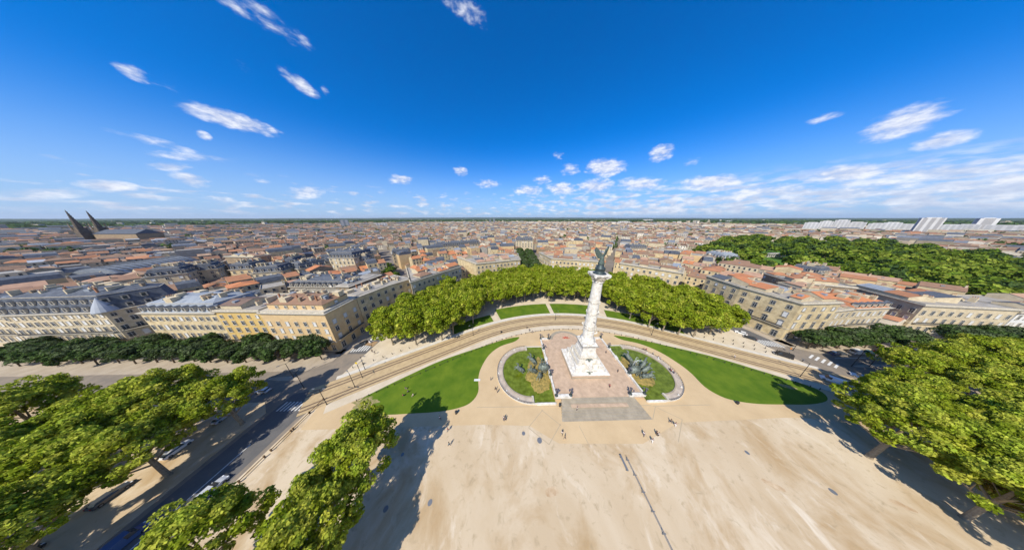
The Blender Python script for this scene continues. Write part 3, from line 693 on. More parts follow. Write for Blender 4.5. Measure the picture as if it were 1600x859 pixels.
def house_geo(w_, d, h, st, rise):
    """walls and roof in local space: x along the street, front towards -y"""
    x, y = w_/2, d/2
    V = [(-x, -y, -.2), (x, -y, -.2), (x, y, -.2), (-x, y, -.2), (-x, -y, h), (x, -y, h), (x, y, h), (-x, y, h)]
    F = [(0, 1, 5, 4), (1, 2, 6, 5), (2, 3, 7, 6), (3, 0, 4, 7)]
    e = .35
    if st == 'gable':
        V += [(-x, 0, h+rise), (x, 0, h+rise)]; F += [(4, 7, 8), (5, 9, 6)]
        R = [(-x-e*.3, -y-e, h-.08), (x+e*.3, -y-e, h-.08), (x+e*.3, 0, h+rise+.12), (-x-e*.3, 0, h+rise+.12), (-x-e*.3, y+e, h-.08), (x+e*.3, y+e, h-.08)]
        RF = [(0, 1, 2, 3), (3, 2, 5, 4)]
    elif st == 'shed':
        V[6] = (x, y, h+rise); V[7] = (-x, y, h+rise)
        R = [(-x, -y-e, h), (x, -y-e, h), (x, y, h+rise+.15), (-x, y, h+rise+.15)]; RF = [(0, 1, 2, 3)]
    elif st == 'hip':
        k = min(x, y)*.9
        R = [(-x-e, -y-e, h-.05), (x+e, -y-e, h-.05), (x+e, y+e, h-.05), (-x-e, y+e, h-.05), (-x+k, 0, h+rise), (x-k, 0, h+rise)] if x > y else [(-x-e, -y-e, h-.05), (x+e, -y-e, h-.05), (x+e, y+e, h-.05), (-x-e, y+e, h-.05), (0, -y+k, h+rise), (0, y-k, h+rise)]
        RF = [(0, 1, 5, 4), (1, 2, 5), (2, 3, 4, 5), (3, 0, 4)] if x > y else [(0, 1, 4), (1, 2, 5, 4), (2, 3, 5), (3, 0, 4, 5)]
    elif st == 'mansard':
        q = 1.3; R = [(-x, -y, h), (x, -y, h), (x, y, h), (-x, y, h), (-x+.1, -y+q, h+rise), (x-.1, -y+q, h+rise), (x-.1, y-q, h+rise), (-x+.1, y-q, h+rise), (-x+.1, 0, h+rise+1.1), (x-.1, 0, h+rise+1.1)]
        RF = [(0, 1, 5, 4), (2, 3, 7, 6), (1, 2, 6, 9, 5), (3, 0, 4, 8, 7), (4, 5, 9, 8), (8, 9, 6, 7)]
    else:
        R = [(-x, -y, h), (x, -y, h), (x, y, h), (-x, y, h), (-x+.3, -y+.3, h), (x-.3, -y+.3, h), (x-.3, y-.3, h), (-x+.3, y-.3, h), (-x+.3, -y+.3, h-.5+.02), (x-.3, -y+.3, h-.48), (x-.3, y-.3, h-.48), (-x+.3, y-.3, h-.48)]
        RF = [(0, 1, 5, 4), (1, 2, 6, 5), (2, 3, 7, 6), (3, 0, 4, 7), (4, 5, 9, 8), (5, 6, 10, 9), (6, 7, 11, 10), (7, 4, 8, 11), (8, 9, 10, 11)]
    return V, F, R, RF
# ------------------------------------------------------------------ windows (shared meshes)
def window_meshes(w_, h_, surround, pane, ped=False, sill=True):
    b = MB(); t = .2
    b.box((0, -.08, h_/2+t/2), (w_+2*t, .16, t), surround)
    if ped: b.box((0, -.2, h_/2+t+.12), (w_+3*t, .45, .18), surround); b.prism([(-w_/2-t*1.4, -.35), (w_/2+t*1.4, -.35), (w_/2+t*1.4, 0), (-w_/2-t*1.4, 0)], h_/2+t+.21, h_/2+t+.5, surround, pts2=[(-.1, -.35), (.1, -.35), (.1, 0), (-.1, 0)])
    for s in (-1, 1): b.box((s*(w_/2+t/2), -.08, 0), (t, .16, h_), surround)
    if sill: b.box((0, -.14, -h_/2-.08), (w_+3*t, .28, .16), surround)
    fr = b.build('tmp'); m1 = fr.data; bpy.data.objects.remove(fr)
    b = MB(); b.box((0, -.03, 0), (w_, .06, h_), pane)
    if pane is GLASS: b.box((0, -.07, 0), (.07, .04, h_), SHUT); b.box((0, -.07, h_*.2), (w_, .04, .07), SHUT)
    p_ = b.build('tmp'); m2 = p_.data; bpy.data.objects.remove(p_)
    m1.name = 'window'; m2.name = 'pane'
    return m1, m2
WIN = {}
def win(kind, w_=1.25, h_=2.2, sur=TRIM, ped=False):
    k = (kind, w_, h_, sur.name, ped)
    if k not in WIN: WIN[k] = window_meshes(w_, h_, sur, GLASS if kind == 'glass' else SHUT, ped)
    return WIN[k]
def place_win(parent, meshes, x, y, z, ang, pane=True):
    o = link('window', meshes[0], parent, (x, y, z)); o.rotation_euler[2] = ang
    if pane: link('pane', meshes[1], o)
    return o
def chim(b, x, y, z, h=2.0, m=None):
    b.box((x, y, z+h/2), (.9, 1.6, h), m or STONE_P)
    for k in (-.5, 0, .5): b.tube([(x, y+k, z+h), (x, y+k, z+h+.45)], .14, TILE[0], 5)
HEROFP = []
def inset(fp, d):
    n = len(fp); out = []
    for i in range(n):
        p0, p1, p2 = Vector(fp[i-1]), Vector(fp[i]), Vector(fp[(i+1) % n])
        e1, e2 = (p1-p0).normalized(), (p2-p1).normalized()
        n1, n2 = Vector((-e1.y, e1.x)), Vector((-e2.y, e2.x)); k = n1+n2
        k = k/max(.35, k.length_squared/2)*1.0
        out.append(tuple(p1+k*d*.5*2/ (2 if False else 1)*.5*1.0*2/2*1.0 if False else p1+k*d*.5*1.0*2*.5*2))
    return out
def inset2(fp, d):
    n = len(fp); out = []
    for i in range(n):
        p0, p1, p2 = Vector(fp[i-1]), Vector(fp[i]), Vector(fp[(i+1) % n])
        e1, e2 = (p1-p0).normalized(), (p2-p1).normalized()
        n1, n2 = Vector((-e1.y, e1.x)), Vector((-e2.y, e2.x)); k = (n1+n2); c = 1+n1.dot(n2)
        out.append(tuple(p1+k*(d/max(c, .5))))
    return out
def multi_roof(root, f0, H, edges, roofm, seedv):
    rr = random.Random(seedv); rows_ = []; first = None; done = []
    for e in edges:
        p, q = Vector(f0[e]), Vector(f0[(e+1) % len(f0)]); Ld = (q-p).length; d = (q-p).normalized(); n = Vector((-d.y, d.x)); ang = math.atan2(d.y, d.x)
        for off, dep in ((5.6, 8.5), (15.0, 8.0), (24, 8)):
            u = 1.5
            while u < Ld-3:
                w_ = rr.uniform(6, 11); w_ = min(w_, Ld-u-1.2)
                if w_ < 3: break
                c = p+d*(u+w_/2)+n*off; u += w_+(.02 if rr.random() < .8 else 1.2)
                cr = [c+d*sx*w_/2+n*sy*dep/2 for sx in (-1, 1) for sy in (-1, 1)]
                if not all(inpoly(v.x, v.y, inset2(f0, .6)) for v in cr): continue
                if any((c-o_).length < (w_+o2)*.42+1.5 for o_, o2 in done): continue
                if off > 10 and rr.random() < .25: continue
                done.append((c, w_)); h = rr.uniform(.5, 2.2); rise = rr.uniform(1.0, 1.9)
                m = roofm if rr.random() < .5 else rr.choice([TILE[0], TILE[1], TILE[2], ZINC, SLATE])
                V, F, R, RF = house_geo(w_, dep, h, rr.choice(['gable', 'gable', 'shed', 'hip']), rise)
                def T(L_): return [(c.x+a*math.cos(ang)-b_*math.sin(ang), c.y+a*math.sin(ang)+b_*math.cos(ang), H+z) for a, b_, z in L_]
                b = MB(); b.add(T(V), F, STONE_P); b.add(T(R), RF, m)
                if rr.random() < .6:
                    b.box((c.x+d.x*(w_/2-.4), c.y+d.y*(w_/2-.4), H+h+rise*.6), (.6, 1.6, 2.6), STONE_P, ang)
                    for k in (-.5, 0, .5): b.tube([(c.x+d.x*(w_/2-.4)+n.x*k, c.y+d.y*(w_/2-.4)+n.y*k, H+h+rise*.6+1.3), (c.x+d.x*(w_/2-.4)+n.x*k, c.y+d.y*(w_/2-.4)+n.y*k, H+h+rise*.6+1.75)], .13, TILE[0], 5)
                if rr.random() < .4: b.box((c.x-n.x*dep*.25, c.y-n.y*dep*.25, H+h+rise*.5+.3), (1.3, 1.5, .9), ZINC, ang)
                o = b.build('roof', root); first = first or o
    return first or root
def hero(name, label, fp, H, wall, roof, edges, floors, roofm=TILE[0], mans=5.0, sur=TRIM, sp=3.0, shut=.3, ped=False, attic=0, group=None, chimneys=3, cat='building', trim=TRIM, h0=0.0):
    HEROFP.append(fp)
    root = empty(name, (fp[0][0], fp[0][1], 0)); ox, oy = fp[0]; f0 = [(x-ox, y-oy) for x, y in fp]
    b = MB(); b.prism(f0, -.2, H, wall); wl = b.build('wall', root)
    b = MB(); b.prism(inset2(f0, -.45), H-.35, H+.25, trim, pts2=inset2(f0, -.7)); b.build('cornice', root)
    for fl in (floors[0][0]-floors[0][1]/2-.55,) + ((floors[1][0]-floors[1][1]/2-.5,) if len(floors) > 1 else ()):
        b = MB(); b.prism(inset2(f0, -.14), fl-.15, fl+.15, trim); b.build('string_course', root)
    if roof == 'hip':
        b = MB(); b.prism(inset2(f0, .35), H+.2, H+.45, FLAT); b.build('roof_terrace', root)
        b = MB(); b.prism(inset2(f0, -.2), H+.25, H+.85, trim, cap=False); b.prism(inset2(f0, .25), H+.25, H+.85, trim, cap=False); b.build('parapet', root)
        rf = multi_roof(root, f0, H+.4, edges, roofm, label); rz = H+1.2
    elif roof == 'attic':
        b = MB(); b.prism(inset2(f0, .05), H+.25, H+1.0, trim); b.build('balustrade', root)
        b = MB(); i1 = inset2(f0, 2.0); b.prism(i1, H+.3, H+3.6, wall); b.build('attic', root)
        b = MB(); b.prism(inset2(f0, 1.5), H+3.6, H+5.6, roofm, pts2=inset2(f0, 6.6)); rf = b.build('roof', root); rz = H+4.6
        floors = floors+[(H+2.2, 1.1, 'attic')]
    elif roof == 'mansard':
        b = MB(); b.prism(inset2(f0, .3), H+.25, H+.25+mans, roofm, pts2=inset2(f0, 1.9)); rf = b.build('roof', root)
        b = MB(); b.prism(inset2(f0, 1.75), H+.25+mans, H+.45+mans, trim); b.build('roof_edge', root)
        b = MB(); b.prism(inset2(f0, 1.9), H+.45+mans, H+2.2+mans, ZINC if roofm is ZINC else roofm, pts2=inset2(f0, 6.0)); b.build('upper_roof', root); rz = H+mans+.6
    else:
        b = MB(); b.prism(inset2(f0, .3), H+.25, H+.9, roofm, pts2=inset2(f0, 1.0)); rf = b.build('roof', root); rz = H+.6
    rnd = random.Random(label)
    if roof in ('mansard', 'flat', 'attic'):
        ir = inset2(f0, 3.0); xs = [p[0] for p in ir]; ys = [p[1] for p in ir]; zt = {'mansard': H+mans+1.2, 'flat': H+.9, 'attic': H+4.6}[roof]; b = MB(); got = 0
        for _ in range(260):
            x_, y_ = rnd.uniform(min(xs), max(xs)), rnd.uniform(min(ys), max(ys))
            if not inpoly(x_, y_, ir): continue
            got += 1; s_ = rnd.choice([(1.2, 1.6, .5, GLASS), (2.2, 1.4, 1.3, ZINC), (.7, 2.0, 2.2, STONE_P), (1.0, 1.0, 1.6, STONE_D), (3.2, 2.4, 1.6, STONE_P), (.5, .5, 2.4, TILE[0]), (.6, 3.4, 1.9, STONE_P)])
            b = MB(); b.box((x_, y_, zt+s_[2]/2-.35), (s_[0], s_[1], s_[2]+.7), s_[3], math.atan2(f0[1][1]-f0[0][1], f0[1][0]-f0[0][0])); b.build('skylight' if s_[3] is GLASS else 'roof_vent' if s_[3] is ZINC else 'chimney', root)
            if got > 4+len(ir)*2+(max(xs)-min(xs))*.3: break
    for c in range(chimneys):
        xs = [p[0] for p in f0]; ys = [p[1] for p in f0]; cx_, cy_ = sum(xs)/len(xs), sum(ys)/len(ys)
        v = f0[c % len(f0)]; t = rnd.uniform(.35, .6); b = MB(); chim(b, cx_+(v[0]-cx_)*t, cy_+(v[1]-cy_)*t, rz, 1.8+rnd.random()); b.build('chimney', rf)
    nwin = 0
    if len(floors) > 2 and cat == 'building' and 'large' not in name:
        for e in edges[:2]:
            p, q = Vector(f0[e]), Vector(f0[(e+1) % len(f0)]); d = (q-p).normalized(); nrm = Vector((d.y, -d.x)); c = (p+q)/2+nrm*.45; Lb = (q-p).length-2
            b = MB(); a_ = math.atan2(d.y, d.x); zb = floors[1][0]-floors[1][1]/2-.35; b.box((c.x, c.y, zb), (Lb, .9, .2), trim, a_)
            c2 = (p+q)/2+nrm*.86; b.box((c2.x, c2.y, zb+1.0), (Lb, .06, .08), DARKM, a_); b.box((c2.x, c2.y, zb+.55), (Lb, .03, .55), mat('iron_railing', (.05, .05, .05), .6), a_); b.build('balcony', root)
    for e in edges:
        p, q = Vector(f0[e]), Vector(f0[(e+1) % len(f0)]); Ld = (q-p).length; d = (q-p).normalized(); nrm = Vector((d.y, -d.x)); ang = math.atan2(d.y, d.x)
        k = max(1, int(Ld/sp)); g = Ld/k
        for fi, fl in enumerate(floors):
            zc, hh = fl[0], fl[1]; off = -1.95 if len(fl) > 2 else .0
            for i in range(k):
                if nwin > 96: break
                if len(fl) > 2 and (i == 0 or i == k-1): continue
                c = p+d*(g*(i+.5))+nrm*off
                if len(fl) <= 2: c = p+d*(g*(i+.5))
                kd = 'shut' if rnd.random() < shut else 'glass'
                wd = 1.4 if hh > 1.7 else 1.15
                if zc < 4: wd, kd = 1.7, 'glass'
                place_win(root, win(kd, wd, hh, sur, ped and fi == 1), c.x, c.y, zc, ang); nwin += 1
        if roof == 'mansard':
            k2 = max(2, int(Ld/3.6)); g = Ld/k2
            for lv in range(2 if mans > 6 else 1):
                for i in range(k2):
                    t = .3+lv*1.0; c = p+d*(g*(i+.5))-nrm*(.55+lv*.75); zc = H+1.9+lv*3.3
                    if nwin > 98: break
                    nwin += 1
                    o = link('dormer', DORM[0], rf, (c.x, c.y, zc)); o.rotation_euler[2] = ang
    tag(root, label, cat, group); return root
def dormer_mesh():
    b = MB(); b.box((0, .3, 0), (1.5, 1.6, 1.9), TRIM); b.prism([(-.95, -.65), (.95, -.65), (.95, 1.1), (-.95, 1.1)], .95, 1.5, SLATE, pts2=[(-.1, -.6), (.1, -.6), (.1, 1.1), (-.1, 1.1)])
    b.box((0, -.51, -.05), (.95, .04, 1.4), GLASS); o = b.build('dormer'); m = o.data; bpy.data.objects.remove(o); return m
DORM = [dormer_mesh()]
F4 = [(2.8, 3.2), (8.3, 2.7), (13.0, 2.4), (17.6, 1.9)]
F5 = [(2.6, 3.0), (7.6, 2.5), (11.8, 2.3), (15.6, 2.1), (18.9, 1.5)]
hero('corner_apartment_building', 'long corner block with two rows of dormers and a pale turret at far left', [(-225, 67), (-186, 69), (-178, 82), (-186, 88), (-225, 83)], 20.5, STONE_P, 'mansard', [0, 1], F5[1:], SLATE, 7.2, sp=2.8, shut=.25, chimneys=4)
tu = MB(); tu.lathe([(3.6, 0), (3.5, .6), (2.6, 3.5), (1.3, 6.6), (.15, 9.4)], mat('pale_lead', (.34, .37, .41), .7), 16)
tk = tu.build('turret_roof', None); TUR = tk; tk.parent = [o for o in COL.objects if o.name.startswith('corner_apartment_building')][0]; tk.location = (38.2, 3.2, 20.7); tk.scale = (.8, .8, .7)
hero('edge_apartment_building', 'pale slate roofed block cut by the left edge of the photo', [(-275, 68), (-226.5, 68), (-226.5, 88), (-275, 90)], 19, STONE_P, 'mansard', [0], F5[1:], SLATE, 3.0, sp=3.2)
hero('ornate_apartment_building', 'cream block with dormers and pale zinc roof left of the bright yellow house', [(-168, 68), (-133.4, 67.2), (-133.4, 84), (-166, 84)], 20.5, STONE_C, 'mansard', [0, 1], F4, ZINC, 3.6, sp=2.9, shut=.1)
hero('yellow_town_house', 'bright yellow front with a dark low roof between two cream blocks', [(-133, 67), (-112.4, 66.4), (-112.4, 84), (-133, 84)], 21.6, STONE_Y, 'hip', [0], F5, TILE[4], sp=3.6, shut=.1, chimneys=2)
hero('peach_corner_building', 'peach corner building with set back attic and brown tiled roof by left street', [(-112, 66), (-82, 64.5), (-81.6, 80), (-112, 82)], 21, STONE_O, 'attic', [0, 1], F5[:4], TILE[1], sp=3.9, shut=.55)
hero('shaded_curved_building', 'shaded grey cream front curving away behind the left end of the grove', [(-81.8, 80.4), (-76.5, 97), (-69, 109), (-86, 117), (-97, 84)], 21, STONE_C, 'flat', [0, 1], F4, FLAT, sp=3.6, shut=.15)
hero('hemicycle_building', 'shaded front with orange roofs behind the grove beside the narrow left street', [(-65, 102), (-54, 121), (-42, 139), (-60, 153), (-86, 134)], 21, STONE_P, 'hip', [0, 1, 4], F4, TILE[3], sp=3.4, ped=True)
hero('hemicycle_building', 'big square stone block behind the grove, left of the tree lined street on the axis', [(-30, 147), (12, 163), (10, 196), (-57, 178)], 21, STONE_C, 'hip', [0, 1, 3], F4, TILE[2], sp=3.6, ped=True, chimneys=4)
hero('hemicycle_building', 'stone block behind the grove between the tree lined street and the statue', [(45, 166.5), (88, 152), (98, 182), (38, 200)], 21, STONE_C, 'hip', [0, 3], F4, TILE[0], sp=3.6, ped=True, chimneys=4)
hero('hemicycle_building', 'pale low fronted block behind the grove, just right of the street behind the statue', [(105, 146), (133, 116), (149, 130), (118, 162)], 21, STONE_C, 'hip', [0, 3], F4, TILE[1], sp=3.8, chimneys=3)
hero('hemicycle_corner_building', 'large cream corner block with pedimented windows and orange roofs beside the right street', [(143, 108), (140.6, 88), (143, 67.5), (164, 68), (166, 106)], 21.5, STONE_C, 'hip', [0, 1, 2], [(2.8, 3.2), (9, 3.0), (14.2, 2.6), (18.4, 1.8)], TILE[3], sp=4.4, ped=True, chimneys=4, sur=TRIM_D)
hero('town_house', 'narrow cream house with a terracotta roof touching the large orange roofed corner block', [(164.4, 69), (180, 71), (179.6, 86), (164.4, 84)], 16, STONE_P, 'hip', [0], F4[:3], TILE[0], sp=3.4, chimneys=1)
hero('town_house', 'pale stone house with small dormers behind the right row of dark trees', [(180.4, 71), (203, 72), (203, 88), (180, 86)], 16, STONE_P, 'mansard', [0, 1], F4[:3], TILE[3], 2.4, sp=3.2, chimneys=2)
hero('white_corner_building', 'long pale block with a shaded side and orange roofs at the far right', [(232, 98), (221, 72), (258, 66.5), (262, 86)], 17, STONE_P, 'hip', [0, 1], F4[:3], TILE[0], 2.6, sp=3.6, shut=.4)
hero('white_corner_building', 'pale rendered block with orange roof at the far right edge', [(258.6, 66.4), (310, 64), (312, 84), (262.4, 86)], 15.5, WHITE, 'hip', [0], F4[:3], TILE[2], sp=3.8, shut=.4)
hero('terrace_building', 'grey slate roofed row rising behind the peach corner building', [(-150, 106), (-112, 104), (-110, 122), (-150, 124)], 17, STONE_G, 'mansard', [0, 1], F4[1:], SLATE, 3.2, sp=3.4)
hero('terrace_building', 'brown rendered block behind the yellow house with a bare side wall', [(-108, 96), (-99, 95), (-96, 118), (-108, 120)], 21, STONE_D, 'flat', [0], F5[2:], FLAT, chimneys=1)
# large buildings further back: front edge surveyed by its eaves
def mid(label, xl, xr, yl, yr, z, depth, wall, roof, roofm, cat='building', name='large_town_building', fl=None, mans=4.5, **k):
    a, b_ = Vector(at(xl, yl, z)), Vector(at(xr, yr, z)); d = (b_-a).normalized(); nrm = Vector((-d.y, d.x))*depth
    fp = [tuple(a), tuple(b_), tuple(b_+nrm), tuple(a+nrm)]
    return hero(name, label, fp, z, wall, roof, [0, 1, 3][:k.pop('ne', 2)], fl or [(z-10, 2.2), (z-6, 2.2), (z-2.4, 1.8)], roofm, mans, **k)
mid('long cream hotel with a curved slate mansard roof behind the left corner block', 224, 290, 434, 427, 21, 18, STONE_P, 'mansard', SLATE, sp=4)
mid('cream block with a slate mansard left of the brown windowless block', 301, 338, 424, 420, 20, 18, STONE_P, 'mansard', SLATE, sp=4)
mid('dark brown windowless block between two slate roofed blocks', 330, 352, 415, 407, 22, 22, STONE_D, 'flat', TILE[4], chimneys=1)
mid('cream pavilion with slate mansard right of the brown windowless block', 358, 393, 422, 420, 20, 16, STONE_C, 'mansard', SLATE, sp=3.6)
mid('long pale block with slate dormers left of the grand hotel', 394, 438, 427, 424, 18, 16, STONE_P, 'mansard', SLATE, sp=4)
mid('pale block with tall slate roof and turret like dormers', 437, 462, 413, 411, 20, 18, STONE_P, 'mansard', SLATE, sp=4)
mid('long low slate roofed row left of the grand hotel', 466, 515, 421, 412, 17, 16, STONE_P, 'mansard', SLATE, sp=4)
mid('grand cream hotel with many windows and slate roof pavilions', 513, 552, 403, 403, 23, 26, STONE_P, 'mansard', SLATE, sp=4.2, fl=[(6, 2.4), (10, 2.4), (14, 2.2), (18, 2.2), (21.2, 1.6)], mans=5)
mid('pale block with slate dormers right of the grand hotel', 555, 577, 409, 407, 18, 16, STONE_P, 'mansard', SLATE, sp=4)
mid('pale block with grey roof beside the narrow left street', 612, 642, 397, 394, 18, 18, STONE_P, 'mansard', SLATE, sp=4)
mid('cream row with slate mansard behind the big square block', 680, 750, 386, 380, 17, 18, STONE_P, 'mansard', SLATE, sp=5)
mid('tall cream building closing the view at the end of the tree lined street', 806, 833, 376, 376, 24, 20, STONE_P, 'mansard', SLATE, sp=5)
mid('brown tiled roof hall behind the orange roofed corner block', 1190, 1238, 426, 441, 19, 26, STONE_D, 'hip', TILE[0], sp=6)
mid('white gabled building behind the orange roofed corner block', 1216, 1262, 442, 455, 17, 14, WHITE, 'hip', TILE[2], sp=6)
mid('dark slate roofed row in front of the public garden', 1232, 1282, 420, 428, 16, 16, STONE_G, 'mansard', SLATE, sp=5)
mid('grey zinc roofed pavilion in front of the public garden', 1284, 1328, 432, 437, 14, 14, STONE_P, 'hip', ZINC, sp=5)
mid('pale villa with a lead roof at the left end of the public garden', 1098, 1128, 398, 404, 15, 20, WHITE, 'mansard', ZINC, sp=5)
mid('long white terrace with terracotta roof left of the public garden', 1020, 1072, 390, 392, 14, 16, WHITE, 'hip', TILE[1], sp=5)
mid('cream block with blue grey roof right of the statue', 984, 1012, 388, 388, 15, 16, STONE_P, 'mansard', SLATE, sp=5)
mid('brown roofed block with stone end walls behind the corner block', 1322, 1346, 447, 447, 15, 14, STONE_C, 'hip', TILE[1], sp=6)
mid('theatre with a high brown pedimented roof', 396, 424, 402, 398, 24, 34, STONE_D, 'hip', TILE[4], cat='theatre', sp=5)
# long market hall with a ribbed vault
def vault(label, p0, p1, w_, h, m, ribs=12, base=10):
    root = empty('vaulted_hall', (*p0, 0)); d = Vector(p1)-Vector(p0); Ld = d.length; d.normalize(); n = Vector((-d.y, d.x))
    HEROFP.append([tuple(Vector(p0)+n*-w_/2), tuple(Vector(p1)-n*w_/2), tuple(Vector(p1)+n*w_/2), tuple(Vector(p0)+n*w_/2)])
    prof = [(w_/2*math.cos(t), base+h*math.sin(t)) for t in [math.pi*i/12 for i in range(13)]]
    b = MB(); vs = []; 
    for L_ in (0, Ld):
        for a, z in prof: q = d*L_+n*a; vs.append((q.x, q.y, z))
    b.add(vs, [(i, i+1, 14+i, 13+i) for i in range(12)]+[tuple(range(13)), tuple(range(25, 12, -1))], m); b.build('vault_roof', root)
    b = MB(); q = [n*-w_/2, d*Ld-n*w_/2, d*Ld+n*w_/2, n*w_/2]; b.prism([tuple(v) for v in q], -.2, base, STONE_P); b.build('wall', root)
    for k in range(ribs):
        L_ = Ld*(k+.5)/ribs; b = MB(); b.tube([tuple(d*L_+n*(a*1.02))+(z*1.012,) for a, z in prof], .8, SLATE, 4); b.build('rib', root)
    tag(root, label, 'hall')
vault('long grey vaulted hall roof with dark ribs behind the left corner block', at(150, 432, 12), at(283, 409, 12), 26, 9, ZINC)
# cathedral with twin spires, far left
def cathedral():
    SPM = mat('sooty_stone', (.15, .12, .09), .9, col2=(.09, .075, .06), scale=.3)
    x0, y0 = at(101, 328, 80.5); xb, yb = at(134, 329, 80.5)
    root = empty('cathedral', (x0, y0, 0)); b = MB(); b.box((60, 20, 13), (100, 34, 27), STONE_D); b.build('nave', root)
    b = MB(); b.prism([(9, 2), (111, 2), (111, 38), (9, 38)], 26.5, 36, SLATE, pts2=[(12, 19), (108, 19), (108, 21), (12, 21)]); b.build('roof', root)
    for sx, dy in ((0, 0), (xb-x0, yb-y0)):
        b = MB(); b.box((0, 0, 18), (12, 12, 36), SPM); b.box((0, 0, 38.5), (10, 10, 6), SPM)
        for a in (-1, 1):
            for c in (-1, 1): b.tube([(a*5.7, c*5.7, 34), (a*5.7, c*5.7, 46), (a*5.7, c*5.7, 52)], [1.3, 1.0, .1], STONE_D, 6)
        b.lathe([(4.6, 40), (3.0, 55), (1.4, 69), (.2, 80.5)], SPM, 8)
        for z in range(44, 79, 4):
            for a in range(8):
                r = 4.6*(80.5-z)/40.5+.2; t = a*math.pi/4; b.box((r*math.cos(t), r*math.sin(t), z), (.7, .7, 1.2), SPM, t)
        o = b.build('spire', root); o.location = (sx, dy, 0)
    tag(root, 'gothic cathedral with twin pointed spires on the far left skyline', 'cathedral'); return root
cath = cathedral()
CONC = mat('white_concrete', (.66, .65, .62), .7, col2=(.50, .49, .47), scale=.02)
CONCG = mat('grey_concrete', (.26, .29, .32), .6, var=.25, scale=.02)
def tower(label, px, ybase, wpx, h, m, m2, name='tower_block', stripes_=3, dpt=16, rot=0.0, cat='tower block', group=None):
    x, y = at(px, ybase); dist = math.hypot(x, y); zc = (x*FW.x+y*FW.y)+CAM_H*math.sin(rad(PITCH)); w_ = wpx*zc/FPX*.75
    root = empty(name, (x, y, 0), math.atan2(y, x)-math.pi/2+rot)
    b = MB(); b.box((0, 0, h/2), (w_, dpt, h), m); b.box((0, 0, h+.6), (w_*.6, dpt*.6, 2.4), m); b.build('walls', root)
    nf = max(3, int(h/3.2))
    for i in range(stripes_):
        b = MB(); sx = (i+.5)/stripes_*w_-w_/2
        for f in range(nf): b.box((sx, -dpt/2-.1, h*(f+.55)/nf), (w_/stripes_*.55, .3, h/nf*.5), m2)
        b.build('window_column', root)
    for sy in (-1,1):
        b = MB()
        for f in range(nf): b.box((sy*(w_/2+.1), 0, h*(f+.55)/nf), (.3, dpt*.6, h/nf*.45), m2)
        b.build('window_column', root)
    HEROFP.append([(x-w_, y-20), (x+w_, y-20), (x+w_, y+20), (x-w_, y+20)])
    tag(root, label, cat, group); return root
LGR = mat('pale_balconies', (.40, .40, .39), .7)
GBL = mat('grey_balconies', (.20, .19, .19), .7)
tower('tall white striped tower block, left of the two on the right skyline', 1437, 367, 20, 62, CONC, GBL, stripes_=3, rot=.3)
tower('tall white tower block with a dark face, right of the two on the right skyline', 1524, 364, 16, 60, CONC, GBL, stripes_=1, rot=.5)
for i, (px, wpx, h) in enumerate([(1262, 15, 42), (1283, 17, 45), (1306, 18, 47), (1330, 17, 44), (1362, 20, 36), (1385, 20, 37), (1408, 20, 36), (1476, 24, 32), (1502, 24, 30), (1560, 28, 33), (1592, 28, 30)]):
    tower('long white slab block on the right skyline, %s of the low slabs' % ordinal(i+1), px, 362+(px-1262)*.012, wpx*(.8 if i % 3 else 1.05), h+3*(i % 3), CONC, LGR, 'slab_block', stripes_=4, dpt=14, group='white slab blocks beyond the public garden')
tower('isolated white office tower on the left skyline', 541, 356, 13, 52, CONCG, CONC, stripes_=2, dpt=30)
tower('twin dark towers in the middle of the skyline, left one', 766, 350, 4, 55, CONCG, GLASS, stripes_=2)
tower('twin dark towers in the middle of the skyline, right one', 772, 350, 3.5, 62, CONCG, GLASS, stripes_=2)
tower('blue glass office slab on the left skyline', 487, 364, 46, 16, CONCG, GLASS, 'office_block', stripes_=6, cat='office block')
tower('low dark office cluster left of the twin towers', 630, 352, 22, 30, CONCG, GBL, 'office_block', stripes_=4, cat='office block')
tower('stepped white building right of the office tower', 598, 356, 18, 30, CONC, GBL, 'office_block', stripes_=4, cat='office block')
tower('white block above the rooftops in the middle distance', 974, 350, 20, 30, CONC, GBL, 'office_block', stripes_=5, cat='office block')
tower('white block on the horizon right of the statue', 1012, 346, 16, 38, CONC, GBL, 'office_block', stripes_=5, cat='office block')
tower('long white hall behind the tree lined street', 863, 363, 26, 14, CONC, GBL, 'office_block', stripes_=7, cat='office block')
tower('small white block on the horizon at the right of centre', 1137, 349, 9, 30, CONC, GBL, 'office_block', stripes_=3, cat='office block')
tower('bright white modern building below the cathedral spires', 262, 389, 18, 20, CONC, GBL, 'office_block', stripes_=4, cat='office block')
tower('pale yellow long building left of the theatre', 350, 381, 40, 15, STONE_Y, GBL, 'office_block', stripes_=8, cat='office block')
